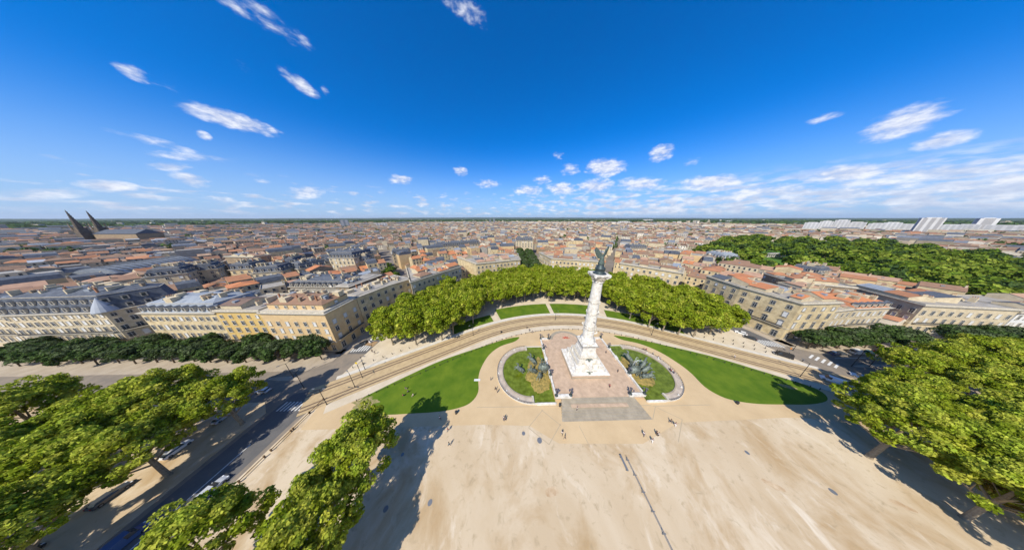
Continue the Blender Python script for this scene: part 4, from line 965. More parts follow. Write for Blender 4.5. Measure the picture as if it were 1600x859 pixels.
# ------------------------------------------------------------------ trees
def crown(seed, R, Hc, ncl, cards, size, mats, low=.55, clump=.26, matw=None):
    rs = np.random.RandomState(seed)
    # clump centres on a lumpy ellipsoid
    u = rs.normal(size=(ncl, 3)); u /= np.linalg.norm(u, axis=1)[:, None]; u[:, 2] = np.where(u[:, 2] < -.35, -u[:, 2], u[:, 2])
    u /= np.linalg.norm(u, axis=1)[:, None]
    lob = 1+.16*np.sin(3*np.arctan2(u[:, 1], u[:, 0])+rs.rand()*6)+.10*np.sin(5*np.arctan2(u[:, 1], u[:, 0])+rs.rand()*6)
    rr = (rs.rand(ncl)**.6*.5+.48)*lob
    C = u*rr[:, None]*np.array([R*.84, R*.84, Hc*.5*.84]); cr = R*clump*(.7+.6*rs.rand(ncl))
    idx = rs.randint(0, ncl, cards); n = rs.normal(size=(cards, 3)); n /= np.linalg.norm(n, axis=1)[:, None]
    out = C[idx]/np.array([R, R, Hc*.5]); n = n+out*.55; n /= np.linalg.norm(n, axis=1)[:, None]
    P_ = C[idx]+n*(cr[idx]*(.65+.4*rs.rand(cards)))[:, None]*np.array([1, 1, .8])
    nn = n+rs.normal(size=(cards, 3))*.8; nn[:, 2] += .3; nn /= np.linalg.norm(nn, axis=1)[:, None]
    t = np.cross(nn, rs.normal(size=(cards, 3))); t /= np.linalg.norm(t, axis=1)[:, None]; s = np.cross(nn, t)
    sz = size*(.4+1.2*rs.rand(cards)**1.5)[:, None]*.55
    q = rs.rand(cards)[:, None]*.35+.65
    V = np.stack([P_-t*sz, P_-s*sz*q, P_+t*sz, P_+s*sz*q], 1).reshape(-1, 3)
    F = np.arange(cards*4).reshape(-1, 4)
    mi = None
    if len(mats) > 1: mi = (rs.rand(ncl) < (matw or .25)).astype(int)[idx]
    return mesh_np('crown', V, F, mats, mi)
def trunk_mesh(seed, h, r, Rc, m, limbs=6):
    rs = random.Random(seed); b = MB(); top = h*.9
    b.tube([(0, 0, -.2), (.05, 0, .6), (.1*rs.uniform(-1, 1), .1, h*.35), (.2*rs.uniform(-1, 1), 0, h*.6), (0, .1, top)], [r*1.35, r, r*.85, r*.6, r*.15], m, 9)
    for k in range(limbs):
        a = k*2*math.pi/limbs+rs.uniform(-.3, .3); z0 = h*rs.uniform(.28, .5); L_ = Rc*rs.uniform(.55, .8)
        b.tube([(0, 0, z0), (L_*.4*math.cos(a), L_*.4*math.sin(a), z0+h*.13), (L_*math.cos(a), L_*math.sin(a), z0+h*.3)], [r*.5, r*.35, r*.1], m, 6)
        b.tube([(L_*.4*math.cos(a), L_*.4*math.sin(a), z0+h*.13), (L_*.7*math.cos(a+.6), L_*.7*math.sin(a+.6), z0+h*.32)], [r*.28, r*.07], m, 5)
    o = b.build('trunk'); me = o.data; bpy.data.objects.remove(o); return me
def kind(n, R, Hc, zc, ncl, cards, size, mats, tr, seed0, clump=.26, matw=None):
    out = []
    for i in range(n):
        c = crown(seed0+i, R, Hc, ncl, cards, size, mats, clump=clump, matw=matw)
        t = trunk_mesh(seed0+i, zc+Hc*.25, tr[0], R, tr[1]); out.append((c, t, zc))
    return out
K_NEAR = kind(4, 7.6, 15, 10.9, 150, 27000, .36, [LEAF_N, LEAF_P], (.42, BARK), 10, .14, .4)
K_GROVE = kind(4, 5.7, 14.6, 8.7, 70, 7500, .60, [LEAF_P, LEAF_N], (.3, BARK), 30, .26, .25)
K_DARK = kind(3, 5.0, 8, 6.6, 60, 4500, .7, [LEAF_D, LEAF_G], (.22, BARKD), 50, .26, .3)
K_PARK = kind(3, 8.5, 14, 9.5, 50, 1500, 1.9, [LEAF_K, LEAF_D], (.4, BARKD), 70, .28, .4)
K_PARKL = kind(2, 8.5, 14, 9.5, 50, 1500, 1.9, [LEAF_L, LEAF_K], (.4, BARKD), 80, .28, .3)
K_TOWN = kind(2, 4.5, 8, 6.5, 30, 1300, .95, [LEAF_D, LEAF_K], (.2, BARKD), 90, .3, .4)
K_AUT = kind(1, 5.5, 9, 8, 80, 6000, .6, [LEAF_A, LEAF_N], (.35, BARK), 95, .22, .45)
def tree(name, K, x, y, sc=1.0, label=None, group=None, cat='tree', seedv=None, sz=1.0):
    c, t, zc = K[(seedv if seedv is not None else random.randrange(99)) % len(K)]
    root = empty(name, (x, y, 0), random.uniform(0, 6.28)); root.scale = (sc, sc, sc*sz)
    link('trunk', t, root); link('crown', c, root, (0, 0, zc))
    tag(root, label, cat, group); return root
def labelled(pts, name, K, group, lab, scf, rowkey=None, cat='tree', sz=1.0):
    rows = {}
    for p in pts: rows.setdefault(p[2], []).append(p)
    for rk, L_ in rows.items():
        L_.sort(key=lambda p: proj(p[0], p[1], 8)[0])
        for i, p in enumerate(L_):
            tree(name, p[3] if len(p) > 3 else K, p[0], p[1], scf(), '%s, %s %s' % (lab, ordinal(i+1), rk), group, cat, sz=sz)
# hemicycle grove
grove = []; gt = 0
ROWN = ['innermost row', 'second row', 'third row', 'fourth row', 'fifth row', 'outer row']
grr = random.Random(21)
while gt < 14000 and len(grove) < 230:
    gt += 1; x, y = grr.uniform(-75, 134), grr.uniform(66, 158)
    r = math.hypot(x-30.5, (y-63)/.92); dx = abs(x-AX)
    tl = 88-96+math.sqrt(max(0, 96**2-dx*dx)) if dx <= 52 else 72.7-(dx-52)*.60
    if r > 97 or y < 66 or x > 122: continue
    FP_ = [(-76, 72), (-63, 68.5), (-45, 67.5), (-34, 70), (-25, 80), (-13, 97), (5, 109), (25, 113), (45, 111), (60, 106), (74, 91), (84, 76.5), (99, 69.5), (112, 67.5), (125, 71)]
    if y < np.interp(x, [p[0] for p in FP_], [p[1] for p in FP_]): continue
    if segd(x, y, (26.5, 100), (24, 128)) < 5.2 or segd(x, y, (60, 92), (72, 116)) < 4.4 or segd(x, y, (-5, 95), (-14, 112)) < 3.5: continue
    if any((x-g[0])**2+(y-g[1])**2 < 6.3**2 for g in grove): continue
    ri_ = int(max(0, min(5, ((y-tl)*.86-14)//9))) if r < 90 else 5
    grove.append((x, y, "in the grove's %s" % ROWN[ri_]))
print('grove', len(grove))
labelled(grove, 'plane_tree', K_GROVE, 'plane trees of the half round grove', 'yellow green plane tree', lambda: random.uniform(1.02, 1.3))
# tall planes lining the esplanade
near = []
for i, y in enumerate([22.5, 13, 3.5, -6]): near.append((-34+random.uniform(-.5, .5), y, 'beside the square left of centre'))
for i, y in enumerate([11.5, 1]): near.append((-51, y, 'on the bottom left sand'))
for j, x in enumerate([-85, -99, -114, -130, -148]):
    for i in range(5):
        if (j, i) in ((1, 2), (3, 1)): continue
        near.append((x+random.uniform(-1.2, 1.2), 35-i*10.8+(j % 2)*1.0-j*1.5, '%s row beyond the left street' % ['first', 'second', 'third', 'fourth', 'fifth'][j]))
for i, y in enumerate([23.5, 14, 5]): near.append((97+random.uniform(-.4, .4), y, 'inner row right of the square'))
for i, y in enumerate([28, 18, 8]): near.append((110+random.uniform(-.5, .5), y, 'second row right of the square'))
for i, y in enumerate([33, 22.5, 12]): near.append((123.5, y, 'third row right of the square'))
for j, x in enumerate([146, 160, 175, 191]):
    for i in range(4): near.append((x+random.uniform(-.8, .8), 42-i*10.5+j*.5, '%s row beyond the right street' % ['first', 'second', 'third', 'fourth'][j]))
labelled(near, 'tall_plane_tree', K_NEAR, 'tall plane trees along the esplanade', 'tall plane tree', lambda: random.uniform(1.0, 1.2))
tree('small_plane_tree', K_AUT, 105, 14.5, .75, 'small plane tree turning yellow brown at the right edge of the square')
dk = []
for i in range(17): dk.append((-86-i*8.0, 59.5+random.uniform(-.7, .7), 'along the left facades'))
for i in range(16): dk.append((-91-i*8.2, 64.0 if i > 0 else 63, 'close against the left facades')) if i % 3 == 0 else None
for i in range(7): dk.append((147.5+i*7.2, 61.2+random.uniform(-.6, .6), 'along the right facades'))
for i in range(9): dk.append((219+i*8, 60.5+random.uniform(-.6, .6), 'in the far right row'))
labelled(dk, 'clipped_tree', K_DARK, 'dark clipped trees along the facades', 'dark green bushy tree', lambda: random.uniform(.9, 1.12))
ax_ = []
for i in range(11):
    for s, nm in ((-1, 'left'), (1, 'right')): ax_.append((23+s*7.2+i*.15, 174+i*9.0, '%s side of the axis street' % nm))
labelled(ax_, 'street_tree', K_DARK, 'trees lining the street on the axis', 'dull green street tree', lambda: random.uniform(1.35, 1.6))
st_ = []
for (px, py) in [(605, 428), (612, 424), (618, 432), (606, 418), (596, 412)]:
    x, y = at(px, py, 6); st_.append((x, y, 'in the narrow left street'))
labelled(st_, 'street_tree', K_TOWN, 'trees in the narrow left street', 'dusty street tree', lambda: 1.1)
# public garden
PARK = [at(1082, 392, 10), at(1150, 420, 10), at(1240, 418, 12), at(1340, 432, 12), at(1440, 447, 10), at(1600, 468, 10), at(1640, 412, 8), at(1500, 398, 8), at(1380, 383, 8), at(1260, 375, 8), at(1140, 373, 8)]
LAWNP = [at(1172, 418, 0), at(1222, 409, 0), at(1228, 398, 0), at(1180, 400, 0), at(1165, 410, 0)]
sheet('garden_lawn', PARK, .02, mat('park_grass', (.06, .14, .012), .95, col2=(.09, .18, .02), scale=.08))
b = MB(); xx, yy = at(1218, 396, 0)
bx0, by0 = at(1190, 397, 0)
pk = []; tries = 0
xs = [p[0] for p in PARK]; ys = [p[1] for p in PARK]
while len(pk) < 230 and tries < 9000:
    tries += 1; x, y = random.uniform(min(xs), max(xs)), random.uniform(min(ys), max(ys))
    if not inpoly(x, y, PARK) or inpoly(x, y, LAWNP): continue
    sp_ = 11+math.hypot(x, y)*.013
    if any(math.hypot(x-p[0], y-p[1]) < sp_ for p in pk): continue
    if segd(x, y, LAWNP[0], LAWNP[1]) < 14: continue
    pk.append((x, y))
pk.sort(key=lambda p: math.hypot(*p))
for i, (x, y) in enumerate(pk):
    pass
pq = []
for i, (x, y) in enumerate(pk):
    d = int(math.hypot(x, y)//90); lt = random.random() < .42
    pq.append((x, y, 'of the %s trees in band %d of the public garden from the front' % ('lighter' if lt else 'darker', d), K_PARKL if lt else K_PARK))
dmin = min(int(math.hypot(p[0], p[1])//90) for p in pq)
OW = ['front', 'second', 'third', 'fourth', 'fifth', 'sixth', 'seventh', 'eighth', 'ninth', 'tenth', 'eleventh', 'twelfth', 'thirteenth', 'fourteenth', 'fifteenth', 'sixteenth']
pq = [(x, y, 'of the %s ones, %s band of the garden' % ('pale' if k_ is K_PARKL else 'dark', OW[min(15, int(math.hypot(x, y)//90)-dmin)]), k_) for x, y, r_, k_ in pq]
labelled(pq, 'park_tree', K_PARK, 'broadleaf trees of the public garden', 'round crowned tree', lambda: random.uniform(.6, 1.45))
b = MB(); gx, gy = at(1212, 402, 0)
for k in range(9): b.box((gx-14+k*3.5, gy, 3), (.8, .8, 6), STONE_W)
b.box((gx, gy, 6.5), (30, 3, 1), STONE_W); b.box((gx, gy+3, 3), (30, .5, 6), STONE_P); tag(b.build('garden_colonnade'), 'pale stone colonnade beyond the lawn of the public garden', 'colonnade')
# ------------------------------------------------------------------ the town
from mathutils import noise as mn
def islm(n, a, b): return mat(n, a, .9, col2=b, scale=.3, island=True, detail=6)
S_WALL = [islm('far_walls_cream', (.52, .45, .32), (.42, .35, .24)), islm('far_walls_pale', (.60, .55, .45), (.48, .43, .34)), islm('far_walls_grey', (.40, .37, .32), (.30, .27, .23)), islm('far_walls_tan', (.46, .36, .24), (.36, .28, .19))]
S_ROOF = [islm('far_tiles_terracotta', (.33, .17, .10), (.20, .115, .075)), islm('far_tiles_brown', (.235, .15, .10), (.14, .095, .07)), islm('far_tiles_pink', (.37, .245, .165), (.24, .165, .11)), islm('far_tiles_orange', (.41, .19, .095), (.26, .13, .075)),
          islm('far_slate', (.10, .115, .145), (.16, .175, .20)), islm('far_zinc', (.30, .32, .35), (.22, .24, .27)), islm('far_flat_roofs', (.46, .44, .40), (.34, .32, .29))]
T_WALL = [STONE_C, STONE_P, STONE_G, STONE_O, STONE_D]
RNAME = ['terracotta', 'brown', 'pinkish', 'orange', 'slate', 'zinc', 'pale flat']
T_ROOF = [TILE[0], TILE[1], TILE[2], TILE[3], SLATE, ZINC, FLAT]
WNAME = {0: 'cream', 1: 'pale stone', 2: 'grey', 3: 'peach', 4: 'brown'}
def infp(x, y, m=5.0):
    for fp in HEROFP:
        if inpoly(x, y, fp): return True
        for i in range(len(fp)):
            if segd(x, y, fp[i-1], fp[i]) < m: return True
    return False
SX = [((24, 145), at(824, 385)), ((96, 154), at(968, 374)), ((-74, 116), at(600, 392))]
SLW = [12.5, 2.6, 5.0]
def free(x, y, r):
    if y < 66+r and (x < -60 or x > 130): return False
    if math.hypot((x-30.5), (y-63)/.93) < 116+r*.4: return False
    if inpoly(x, y, PARK): return False
    for i in range(len(PARK)):
        if segd(x, y, PARK[i-1], PARK[i]) < r: return False
    for (a, b_), w_ in zip(SX, SLW):
        if segd(x, y, a, b_) < w_+r: return False
    return not infp(x, y, r*.75)
HS = []
rng = random.Random(5)
CX, CY = 31, 10
r = 108.0
while r < 2900:
    far = r/700
    bd = 38 if r < 700 else (54 if r < 1300 else 80)
    nblk = max(3, int(math.pi*r*1.02/rng.uniform(62, 78)/(1 if r < 900 else 1.5)))
    for k in range(nblk):
        a = -1.56+3.12*(k+.5)/nblk
        jr = 22*mn.noise(Vector((math.sin(a)*r/180, math.cos(a)*r/180, 0)))*min(1, r/250)
        blen = 3.12*(r+10)/nblk-(7 if rng.random() < .6 else 2.5); rot = .20*mn.noise(Vector((math.sin(a)*r/140, math.cos(a)*r/140, 5)))
        bx, by = CX+(r+jr)*math.sin(a), CY+(r+jr)*math.cos(a)
        if abs(math.atan2(bx, by)) > rad(80): continue
        ca, sa = math.cos(-a+rot), math.sin(-a+rot)
        rows = ((-bd*.5+7.5, 1, 12.5), (0, 0, 9), (bd*.5-10, 1, 12.5)) if r < 1300 else ((-bd*.28, 1, 18), (bd*.2, 1, 18))
        hb = rng.uniform(11, 16.5) if r < 600 else rng.uniform(9.5, 14.5)
        for off, main, dep in rows:
            u = -blen/2
            while u < blen/2-3:
                w_ = rng.uniform(6.5, 12.5)*(1 if r < 700 else 1.35 if r < 1300 else 2.0)
                if u+w_ > blen/2+2: break
                cxx = u+w_/2; u += w_+(0 if rng.random() < .93 else rng.uniform(1, 5))
                if not main and rng.random() < .38: continue
                d = dep*rng.uniform(.85, 1.2); yy = off+rng.uniform(-1.3, 1.3)*(1 if main else 2.5)
                x, y = bx+cxx*ca-yy*sa, by+cxx*sa+yy*ca
                if not free(x, y, max(w_, d)*.5): continue
                h = (hb+rng.uniform(-3, 4)) if main else rng.uniform(4, 9)
                left = math.atan2(x, y) < -.35
                t = rng.random(); sl_ = .26 if left and r < 420 else .08
                if t < sl_: st, ri, rise = 'mansard', 4, 2.8
                elif t < sl_+.05: st, ri, rise = 'flat', 6, 0
                elif t < sl_+.10: st, ri, rise = rng.choice(['gable', 'shed']), 5, 1.2
                else:
                    st = rng.choice(['gable', 'gable', 'gable', 'hip', 'shed']); ri = rng.choices([0, 1, 2, 3], [.32, .30, .26, .12])[0]; rise = d*rng.uniform(.13, .2)
                    if st == 'shed': rise *= .8
                if r > 1500 and rng.random() < .15: ri, st, rise = 6, 'flat', 0; h += rng.uniform(0, 10)
                if main and r > 230 and rng.random() < .04:
                    w_, d, h = w_*1.9, d*1.25, h+rng.uniform(3, 7); st, ri, rise = rng.choice([('mansard', 4, 3.0), ('mansard', 4, 3.0), ('hip', 1, 2.5), ('flat', 6, 0)])
                    if not free(x, y, w_*.5): continue
                    u += w_*.35
                HS.append((x, y, -a+rot+(math.pi/2 if rng.random() < .25 and abs(w_-d) < 5 else 0)+(math.pi if st == 'shed' and rng.random() < .5 else 0), w_+.05, d, h, st, ri, rise, rng.choices(range(5), [.34, .3, .14, .12, .1])[0], main))
    r += bd+(9 if r < 1300 else 16)
# the 300 that show largest become things
def score(hh):
    x, y, z = hh[0], hh[1], hh[5]
    px_, py_ = proj(x, y, z)
    if px_ < -10 or px_ > 1610 or py_ > 900: return -1
    return hh[3]*hh[4]/(x*x+y*y)*(1 if hh[10] else .35)
HS.sort(key=score, reverse=True)
near_h = [hh for hh in HS[:300]]; rest = HS[300:]
near_h.sort(key=lambda hh: math.hypot(hh[0], hh[1]))
cnt = {}; info = []
def zone(x, y):
    a = math.atan2(x-30, y-20); d_ = math.hypot(x-30, y-63)
    s = 'behind the left facades' if a < -1.0 else 'behind the curved front' if a < -.62 else 'behind the left grove' if a < -.12 else 'behind the middle grove' if a < .35 else 'behind the right grove' if a < .85 else 'behind the corner block' if a < 1.2 else 'behind the right facades'
    return s, ('near' if d_ < 165 else 'middle' if d_ < 215 else 'far')
for hh in near_h:
    z = zone(hh[0], hh[1]); key = (RNAME[hh[7]], WNAME[hh[9]], z); info.append(key); cnt.setdefault(key, []).append(hh)
for v in cnt.values(): v.sort(key=lambda q: proj(q[0], q[1], q[5])[0])
wm = MB(); wm.box((0, -.05, 0), (1.35, .1, 2.1), TRIM); wm.box((0, -.1, 0), (1.0, .06, 1.75), GLASS)
wo = wm.build('window'); WMESH = wo.data; bpy.data.objects.remove(wo)
for hi, (hh, key) in enumerate(zip(near_h, info)):
    x, y, rz, w_, d, h, st, ri, rise, wi, main = hh
    root = empty('town_house', (x, y, 0), rz)
    V, F, R, RF = house_geo(w_, d, h, st, rise)
    b = MB(); b.add(V, F, T_WALL[wi])
    b.build('wall', root)
    b = MB(); b.add(R, RF, T_ROOF[ri]); rf = b.build('roof', root)
    rr = random.Random(hi)
    for c in range(rr.choice([1, 1, 2])):
        b = MB(); sx = rr.choice([-1, 1])*(w_/2-.5); cyy = rr.uniform(-.25, .25)*d; b.box((sx, cyy, h+rise*.6+.6), (.6, 1.5, 2.4), T_WALL[rr.choice([1, 0, 4])])
        for q in (-.4, .1, .5): b.tube([(sx, cyy+q, h+rise*.6+1.8), (sx, cyy+q, h+rise*.6+2.2)], .12, TILE[0], 5)
        b.build('chimney', rf)
    if rr.random() < .3 and ri < 6:
        b = MB(); b.box((0, -d*.22, h+rise*.55+.25), (1.0, 1.3, .5), ZINC); b.box((0, -d*.22, h+rise*.55+.52), (.8, 1.1, .06), GLASS); b.build('skylight', rf)
    if hi < 130 and main:
        nw = max(2, int(w_/2.8))
        for fl in (h-2, h-5.2):
            for i in range(nw):
                for sy in (-1,):
                    o = link('window', WMESH, root, (w_*((i+.5)/nw-.5), sy*(d/2)-.01, fl))
    L_ = cnt[key]; i = L_.index(hh); s, nf = key[2]
    tag(root, '%s roof, %s walls, %s, %s rows %s' % (key[0], key[1], ordinal(i+1), nf, s), 'house', 'town houses behind the square')
# the remaining roofs: one mass
def bulk(name, L_, wins, hs=1.0):
    V = []; F = []; M = []
    mats_ = S_WALL+S_ROOF+[GLASS]
    for (x, y, rz, w_, d, h, st, ri, rise, wi, main) in L_:
        v, f, R, RF = house_geo(w_, d, h*hs, st, rise); ca, sa = math.cos(rz), math.sin(rz)
        def T(q): return [(x+a*ca-b_*sa, y+a*sa+b_*ca, c) for a, b_, c in q]
        o = len(V); V += T(v); F += [tuple(o+i for i in q) for q in f]; M += [wi % 4]*len(f)
        o = len(V); V += T(R); F += [tuple(o+i for i in q) for q in RF]; M += [4+ri]*len(RF)
        dd = math.hypot(x, y)
        if dd < wins and main:
            nw = max(2, int(w_/3))
            for fl in (h-2, h-5):
                for i in range(nw):
                    cx_ = w_*((i+.5)/nw-.5)
                    for sy in (-1,):
                        q = [(cx_-.5, sy*(d/2+.04), fl-.9), (cx_+.5, sy*(d/2+.04), fl-.9), (cx_+.5, sy*(d/2+.04), fl+.8), (cx_-.5, sy*(d/2+.04), fl+.8)]
                        o = len(V); V += T(q); F.append((o, o+1, o+2, o+3)); M.append(11)
        if dd < 900 and main and (int(x*7) % 3):
            sx = w_/2-.5; q0 = []; z0, z1 = h+rise*.3, h+rise+1.6
            for (a, b_) in ((-.35, -.8), (.35, -.8), (.35, .8), (-.35, .8)): q0.append((sx+a, b_, z0))
            q0 += [(a, b_, z1) for a, b_, _ in q0]
            o = len(V); V += T(q0); F += [tuple(o+i for i in q) for q in ((0, 1, 5, 4), (1, 2, 6, 5), (2, 3, 7, 6), (3, 0, 4, 7), (4, 5, 6, 7))]; M += [wi % 4]*5
    me = bpy.data.meshes.new(name); me.from_pydata(V, [], F)
    for m in mats_: me.materials.append(m)
    me.polygons.foreach_set('material_index', M); me.update()
    return link(name, me)
o = bulk('distant_rooftops', [h_ for h_ in rest if math.hypot(h_[0], h_[1]) < 5000], 800)
tag(o, 'sea of terracotta and grey rooftops stretching from the square to the horizon', 'rooftops', kind='stuff')
print('houses', len(HS))
# low buildings and woods out to the skyline
def boxes(n, r0, r1, seedv, hmax=14):
    rs = random.Random(seedv); V = []; F = []; M = []
    for i in range(n):
        a = rs.uniform(-1.35, 1.35); rr = r0+(r1-r0)*rs.random()**1.3; x, y = rr*math.sin(a), rr*math.cos(a); w_, d, h = rs.uniform(15, 60), rs.uniform(12, 30), rs.uniform(6, hmax)
        if rs.random() < .04: w_, h = 18, rs.uniform(22, 42)
        rz = rs.uniform(0, 3.1); ca, sa = math.cos(rz), math.sin(rz); o = len(V)
        for z in (-1, h):
            for (p, q) in ((-w_/2, -d/2), (w_/2, -d/2), (w_/2, d/2), (-w_/2, d/2)): V.append((x+p*ca-q*sa, y+p*sa+q*ca, z))
        F += [tuple(o+i for i in q) for q in ((0, 1, 5, 4), (1, 2, 6, 5), (2, 3, 7, 6), (3, 0, 4, 7), (4, 5, 6, 7))]; wi = rs.choice([0, 1, 1, 1]); M += [wi]*4+[4+rs.choice([0, 1, 2, 6, 6, 5])]
    me = bpy.data.meshes.new('distant_suburbs'); me.from_pydata(V, [], F)
    for m in S_WALL+S_ROOF: me.materials.append(m)
    me.polygons.foreach_set('material_index', M); me.update(); return link('distant_suburbs', me)
tag(boxes(2600, 2500, 8000, 3), 'scattered pale suburbs near the horizon', 'suburbs', kind='stuff')
def blobs(name, pts, m, label):
    rs = np.random.RandomState(4); V = []; 
    for (x, y, R, h) in pts:
        n = 26; u = rs.normal(size=(n, 3)); u /= np.linalg.norm(u, axis=1)[:, None]; u[:, 2] = abs(u[:, 2])
        P_ = u*np.array([R, R, h])+np.array([x, y, 0]); nn = u+rs.normal(size=(n, 3))*.3; nn /= np.linalg.norm(nn, axis=1)[:, None]
        t = np.cross(nn, rs.normal(size=(n, 3))); t /= np.linalg.norm(t, axis=1)[:, None]; s = np.cross(nn, t); z = R*.42
        V.append(np.stack([P_-t*z, P_-s*z, P_+t*z, P_+s*z], 1).reshape(-1, 3))
    V = np.concatenate(V); F = np.arange(len(V)).reshape(-1, 4)
    o = link(name, mesh_np(name, V, F, [m])); tag(o, label, 'trees', kind='stuff')
rs = random.Random(11); bp = []
for i in range(1500):
    a = rs.uniform(-1.35, 1.35); rr = 380+2400*rs.random()**.7; x, y = CX+rr*math.sin(a), CY+rr*math.cos(a)
    if inpoly(x, y, PARK): continue
    k = rs.randint(1, 4) if rs.random() < .8 else 14
    if rr > 1500: k += 4
    for j in range(k): bp.append((x+rs.uniform(-9, 9)*k**.5*1.6, y+rs.uniform(-6, 6)*k**.4, rs.uniform(4, 6.5), rs.uniform(12, 17)))
bp = [q for q in bp if free(q[0], q[1], 1)]
blobs('distant_trees', bp, LEAF_D, 'dark tree clumps scattered between the distant roofs')
bp = []
for i in range(5200):
    a = rs.uniform(-1.35, 1.35); rr = 2700+7500*rs.random()**1.1; bp.append((rr*math.sin(a), rr*math.cos(a), rs.uniform(22, 60), rs.uniform(13, 24)))
blobs('far_woods', bp, LEAF_D, 'dark woods near the horizon')
HILL = mat('wooded_hills', (.035, .06, .03), .95, col2=(.055, .085, .04), scale=.004, detail=8)
b = MB(); n = 240
for (R0, hh0, gain) in ((9000, 38, 18), (13000, 60, 75)):
    vs = []
    for i in range(n+1):
        a = -1.5+3*i/n; h = hh0+gain*math.exp(-((a+.05)/.7)**2)+12*mn.noise(Vector((a*14, R0, 0)))+5*mn.noise(Vector((a*90, R0, 3)))
        for dr, hz in ((-900, -.1), (0, h), (1200, h*.9), (2500, -1)): vs.append(((R0+dr)*math.sin(a), (R0+dr)*math.cos(a), hz))
    b.add(vs, [(i*4+j, (i+1)*4+j, (i+1)*4+j+1, i*4+j+1) for i in range(n) for j in range(3)], HILL)
o = b.build('hills', smooth=True); o['kind'] = 'structure'
# ------------------------------------------------------------------ vehicles
def car_mats(c, nm): return mat('car_paint_'+nm, c, .3, spec=.6)
def make_car(paint, van=False):
    root = empty('parked_car'); L_, W_ = (4.3, 1.78) if not van else (5.2, 1.95)
    def loft(prof, yw, m, b):
        n = len(prof); vs = [(x, -yw(z), z) for x, z in prof]+[(x, yw(z), z) for x, z in prof]
        b.add(vs, [tuple(range(n)), tuple(range(2*n-1, n-1, -1))]+[(i, n+i, n+(i+1) % n, (i+1) % n) for i in range(n)], m)
    hr = .95 if not van else 1.15
    b = MB(); loft([(-L_/2, .35), (-L_/2+.1, .25), (L_/2-.15, .25), (L_/2, .4), (L_/2-.02, .68), (L_/2-.55, .86), (L_/2-1.1, hr), (-L_/2+.35, hr), (-L_/2+.02, .8)], lambda z: W_/2-(0 if z < .8 else .05), paint, b); b.build('body', root)
    T = 1.42 if not van else 2.1
    g0, g1, g2, g3 = (-L_/2+.25, -L_/2+.75, L_/2-1.95, L_/2-1.1) if not van else (-L_/2+.1, -L_/2+.2, L_/2-1.5, L_/2-.9)
    b = MB(); loft([(g0, hr-.02), (g3, hr-.02), (g2, T-.06), (g1, T-.06)], lambda z: W_/2-.08 if z < 1.2 else W_/2-.26, GLASS, b); b.build('windows', root)
    b = MB(); b.box(((g1+g2)/2, 0, T-.02), (g2-g1+.12, W_-.44, .09), paint)
    if van: b.box((g1+1.5, 0, 1.5), (3.0, W_-.05, 1.1), paint, top=.94)
    b.build('roof', root)
    for sx in (-1, 1):
        for sy in (-1, 1):
            b = MB(); x = sx*(L_/2-.8); b.tube([(x, sy*(W_/2-.2), .33), (x, sy*(W_/2+.02), .33)], .33, RUBBER, 14); w_ = b.build('wheel', root)
            b = MB(); b.tube([(x, sy*(W_/2+.01), .33), (x, sy*(W_/2+.035), .33)], .19, STEEL, 10); b.build('rim', w_)
    for sy in (-1, 1):
        b = MB(); b.box((L_/2-.12, sy*.62, .68), (.28, .34, .14), mat('lamp_glass', (.7, .72, .75), .2)); b.build('headlight', root)
        b = MB(); b.box((-L_/2+.05, sy*.66, .78), (.14, .26, .18), mat('tail_lamp', (.35, .02, .02), .3)); b.build('tail_light', root)
        b = MB(); b.box((g3-.25, sy*(W_/2+.06), 1.0), (.14, .2, .13), paint); b.build('mirror', root)
    return root
PW = car_mats((.75, .75, .74), 'white'); PS = car_mats((.45, .47, .50), 'silver'); PB = car_mats((.02, .021, .024), 'black'); PBl = car_mats((.05, .10, .22), 'blue')
PD = car_mats((.06, .07, .085), 'grey'); PT = car_mats((.05, .22, .26), 'teal'); PR = car_mats((.12, .03, .035), 'dark_red'); PG = car_mats((.35, .45, .03), 'lime')
CARS = [(at(332, 766), 1.5, PS, 0, 'silver hatchback driving on the left street beside the sand'), (at(190, 853), 1.45, PBl, 1, 'blue van with pale roof at the bottom left edge'),
        (at(585, 532), 1.0, PW, 0, 'white car at the crossing below the left end of the grove'), (at(562, 541), 1.0, PD, 0, 'grey car in the shade of the left corner building'), (at(569, 537), 1.0, PB, 0, 'black car in the shade next to the grey one by the corner building'),
        (at(82, 613), .08, PT, 0, 'teal car in the shade on the far left street'), (at(117, 615), .08, PG, 1, 'lime yellow and black van on the far left street'),
        (at(60, 607), .08, PBl, 0, 'dark blue car in the shade, leftmost on the far left street'), 
        (at(1157, 521), 2.3, PW, 0, 'white car under the right end of the grove'), (at(1171, 529), 2.3, PB, 0, 'black car behind the white one beside the right crossing'),
        (at(1222, 556), 2.35, PB, 1, 'long black van crossing the junction at the right'), (at(1303, 553), 0, PBl, 0, 'dark blue car parked left of the white van under the right trees'),
        (at(1313, 553), 0.02, PD, 0, 'grey car squeezed beside the white van under the right trees'), (at(1337, 551.5), 0, PW, 1, 'white van parked under the dark trees on the right'), (at(1357, 551.5), 0, PT, 0, 'teal car parked right of the white van'),
        (at(1375, 551), 0, PR, 0, 'dark red car, rightmost of those parked under the trees'), (at(1300, 596), 2.2, PW, 1, 'white van in the tree shade where the tracks meet the right street'),
        (at(1344, 590), 2.2, PBl, 0, 'blue car in the deep tree shade on the right'), (at(1318, 604), 2.2, PS, 0, 'silver car behind the white van in the tree shade'), 
        ((-92, 45.5), 3.1, PW, 0, 'white car on the cross street left of the junction')]
for (x, y), rz, p, van, lab in CARS:
    c = make_car(p, van); c.location = (x, y, .02); c.rotation_euler[2] = rz
    if van: c.name = 'parked_van'
    tag(c, lab, 'van' if van else 'car', 'vehicles on the streets')
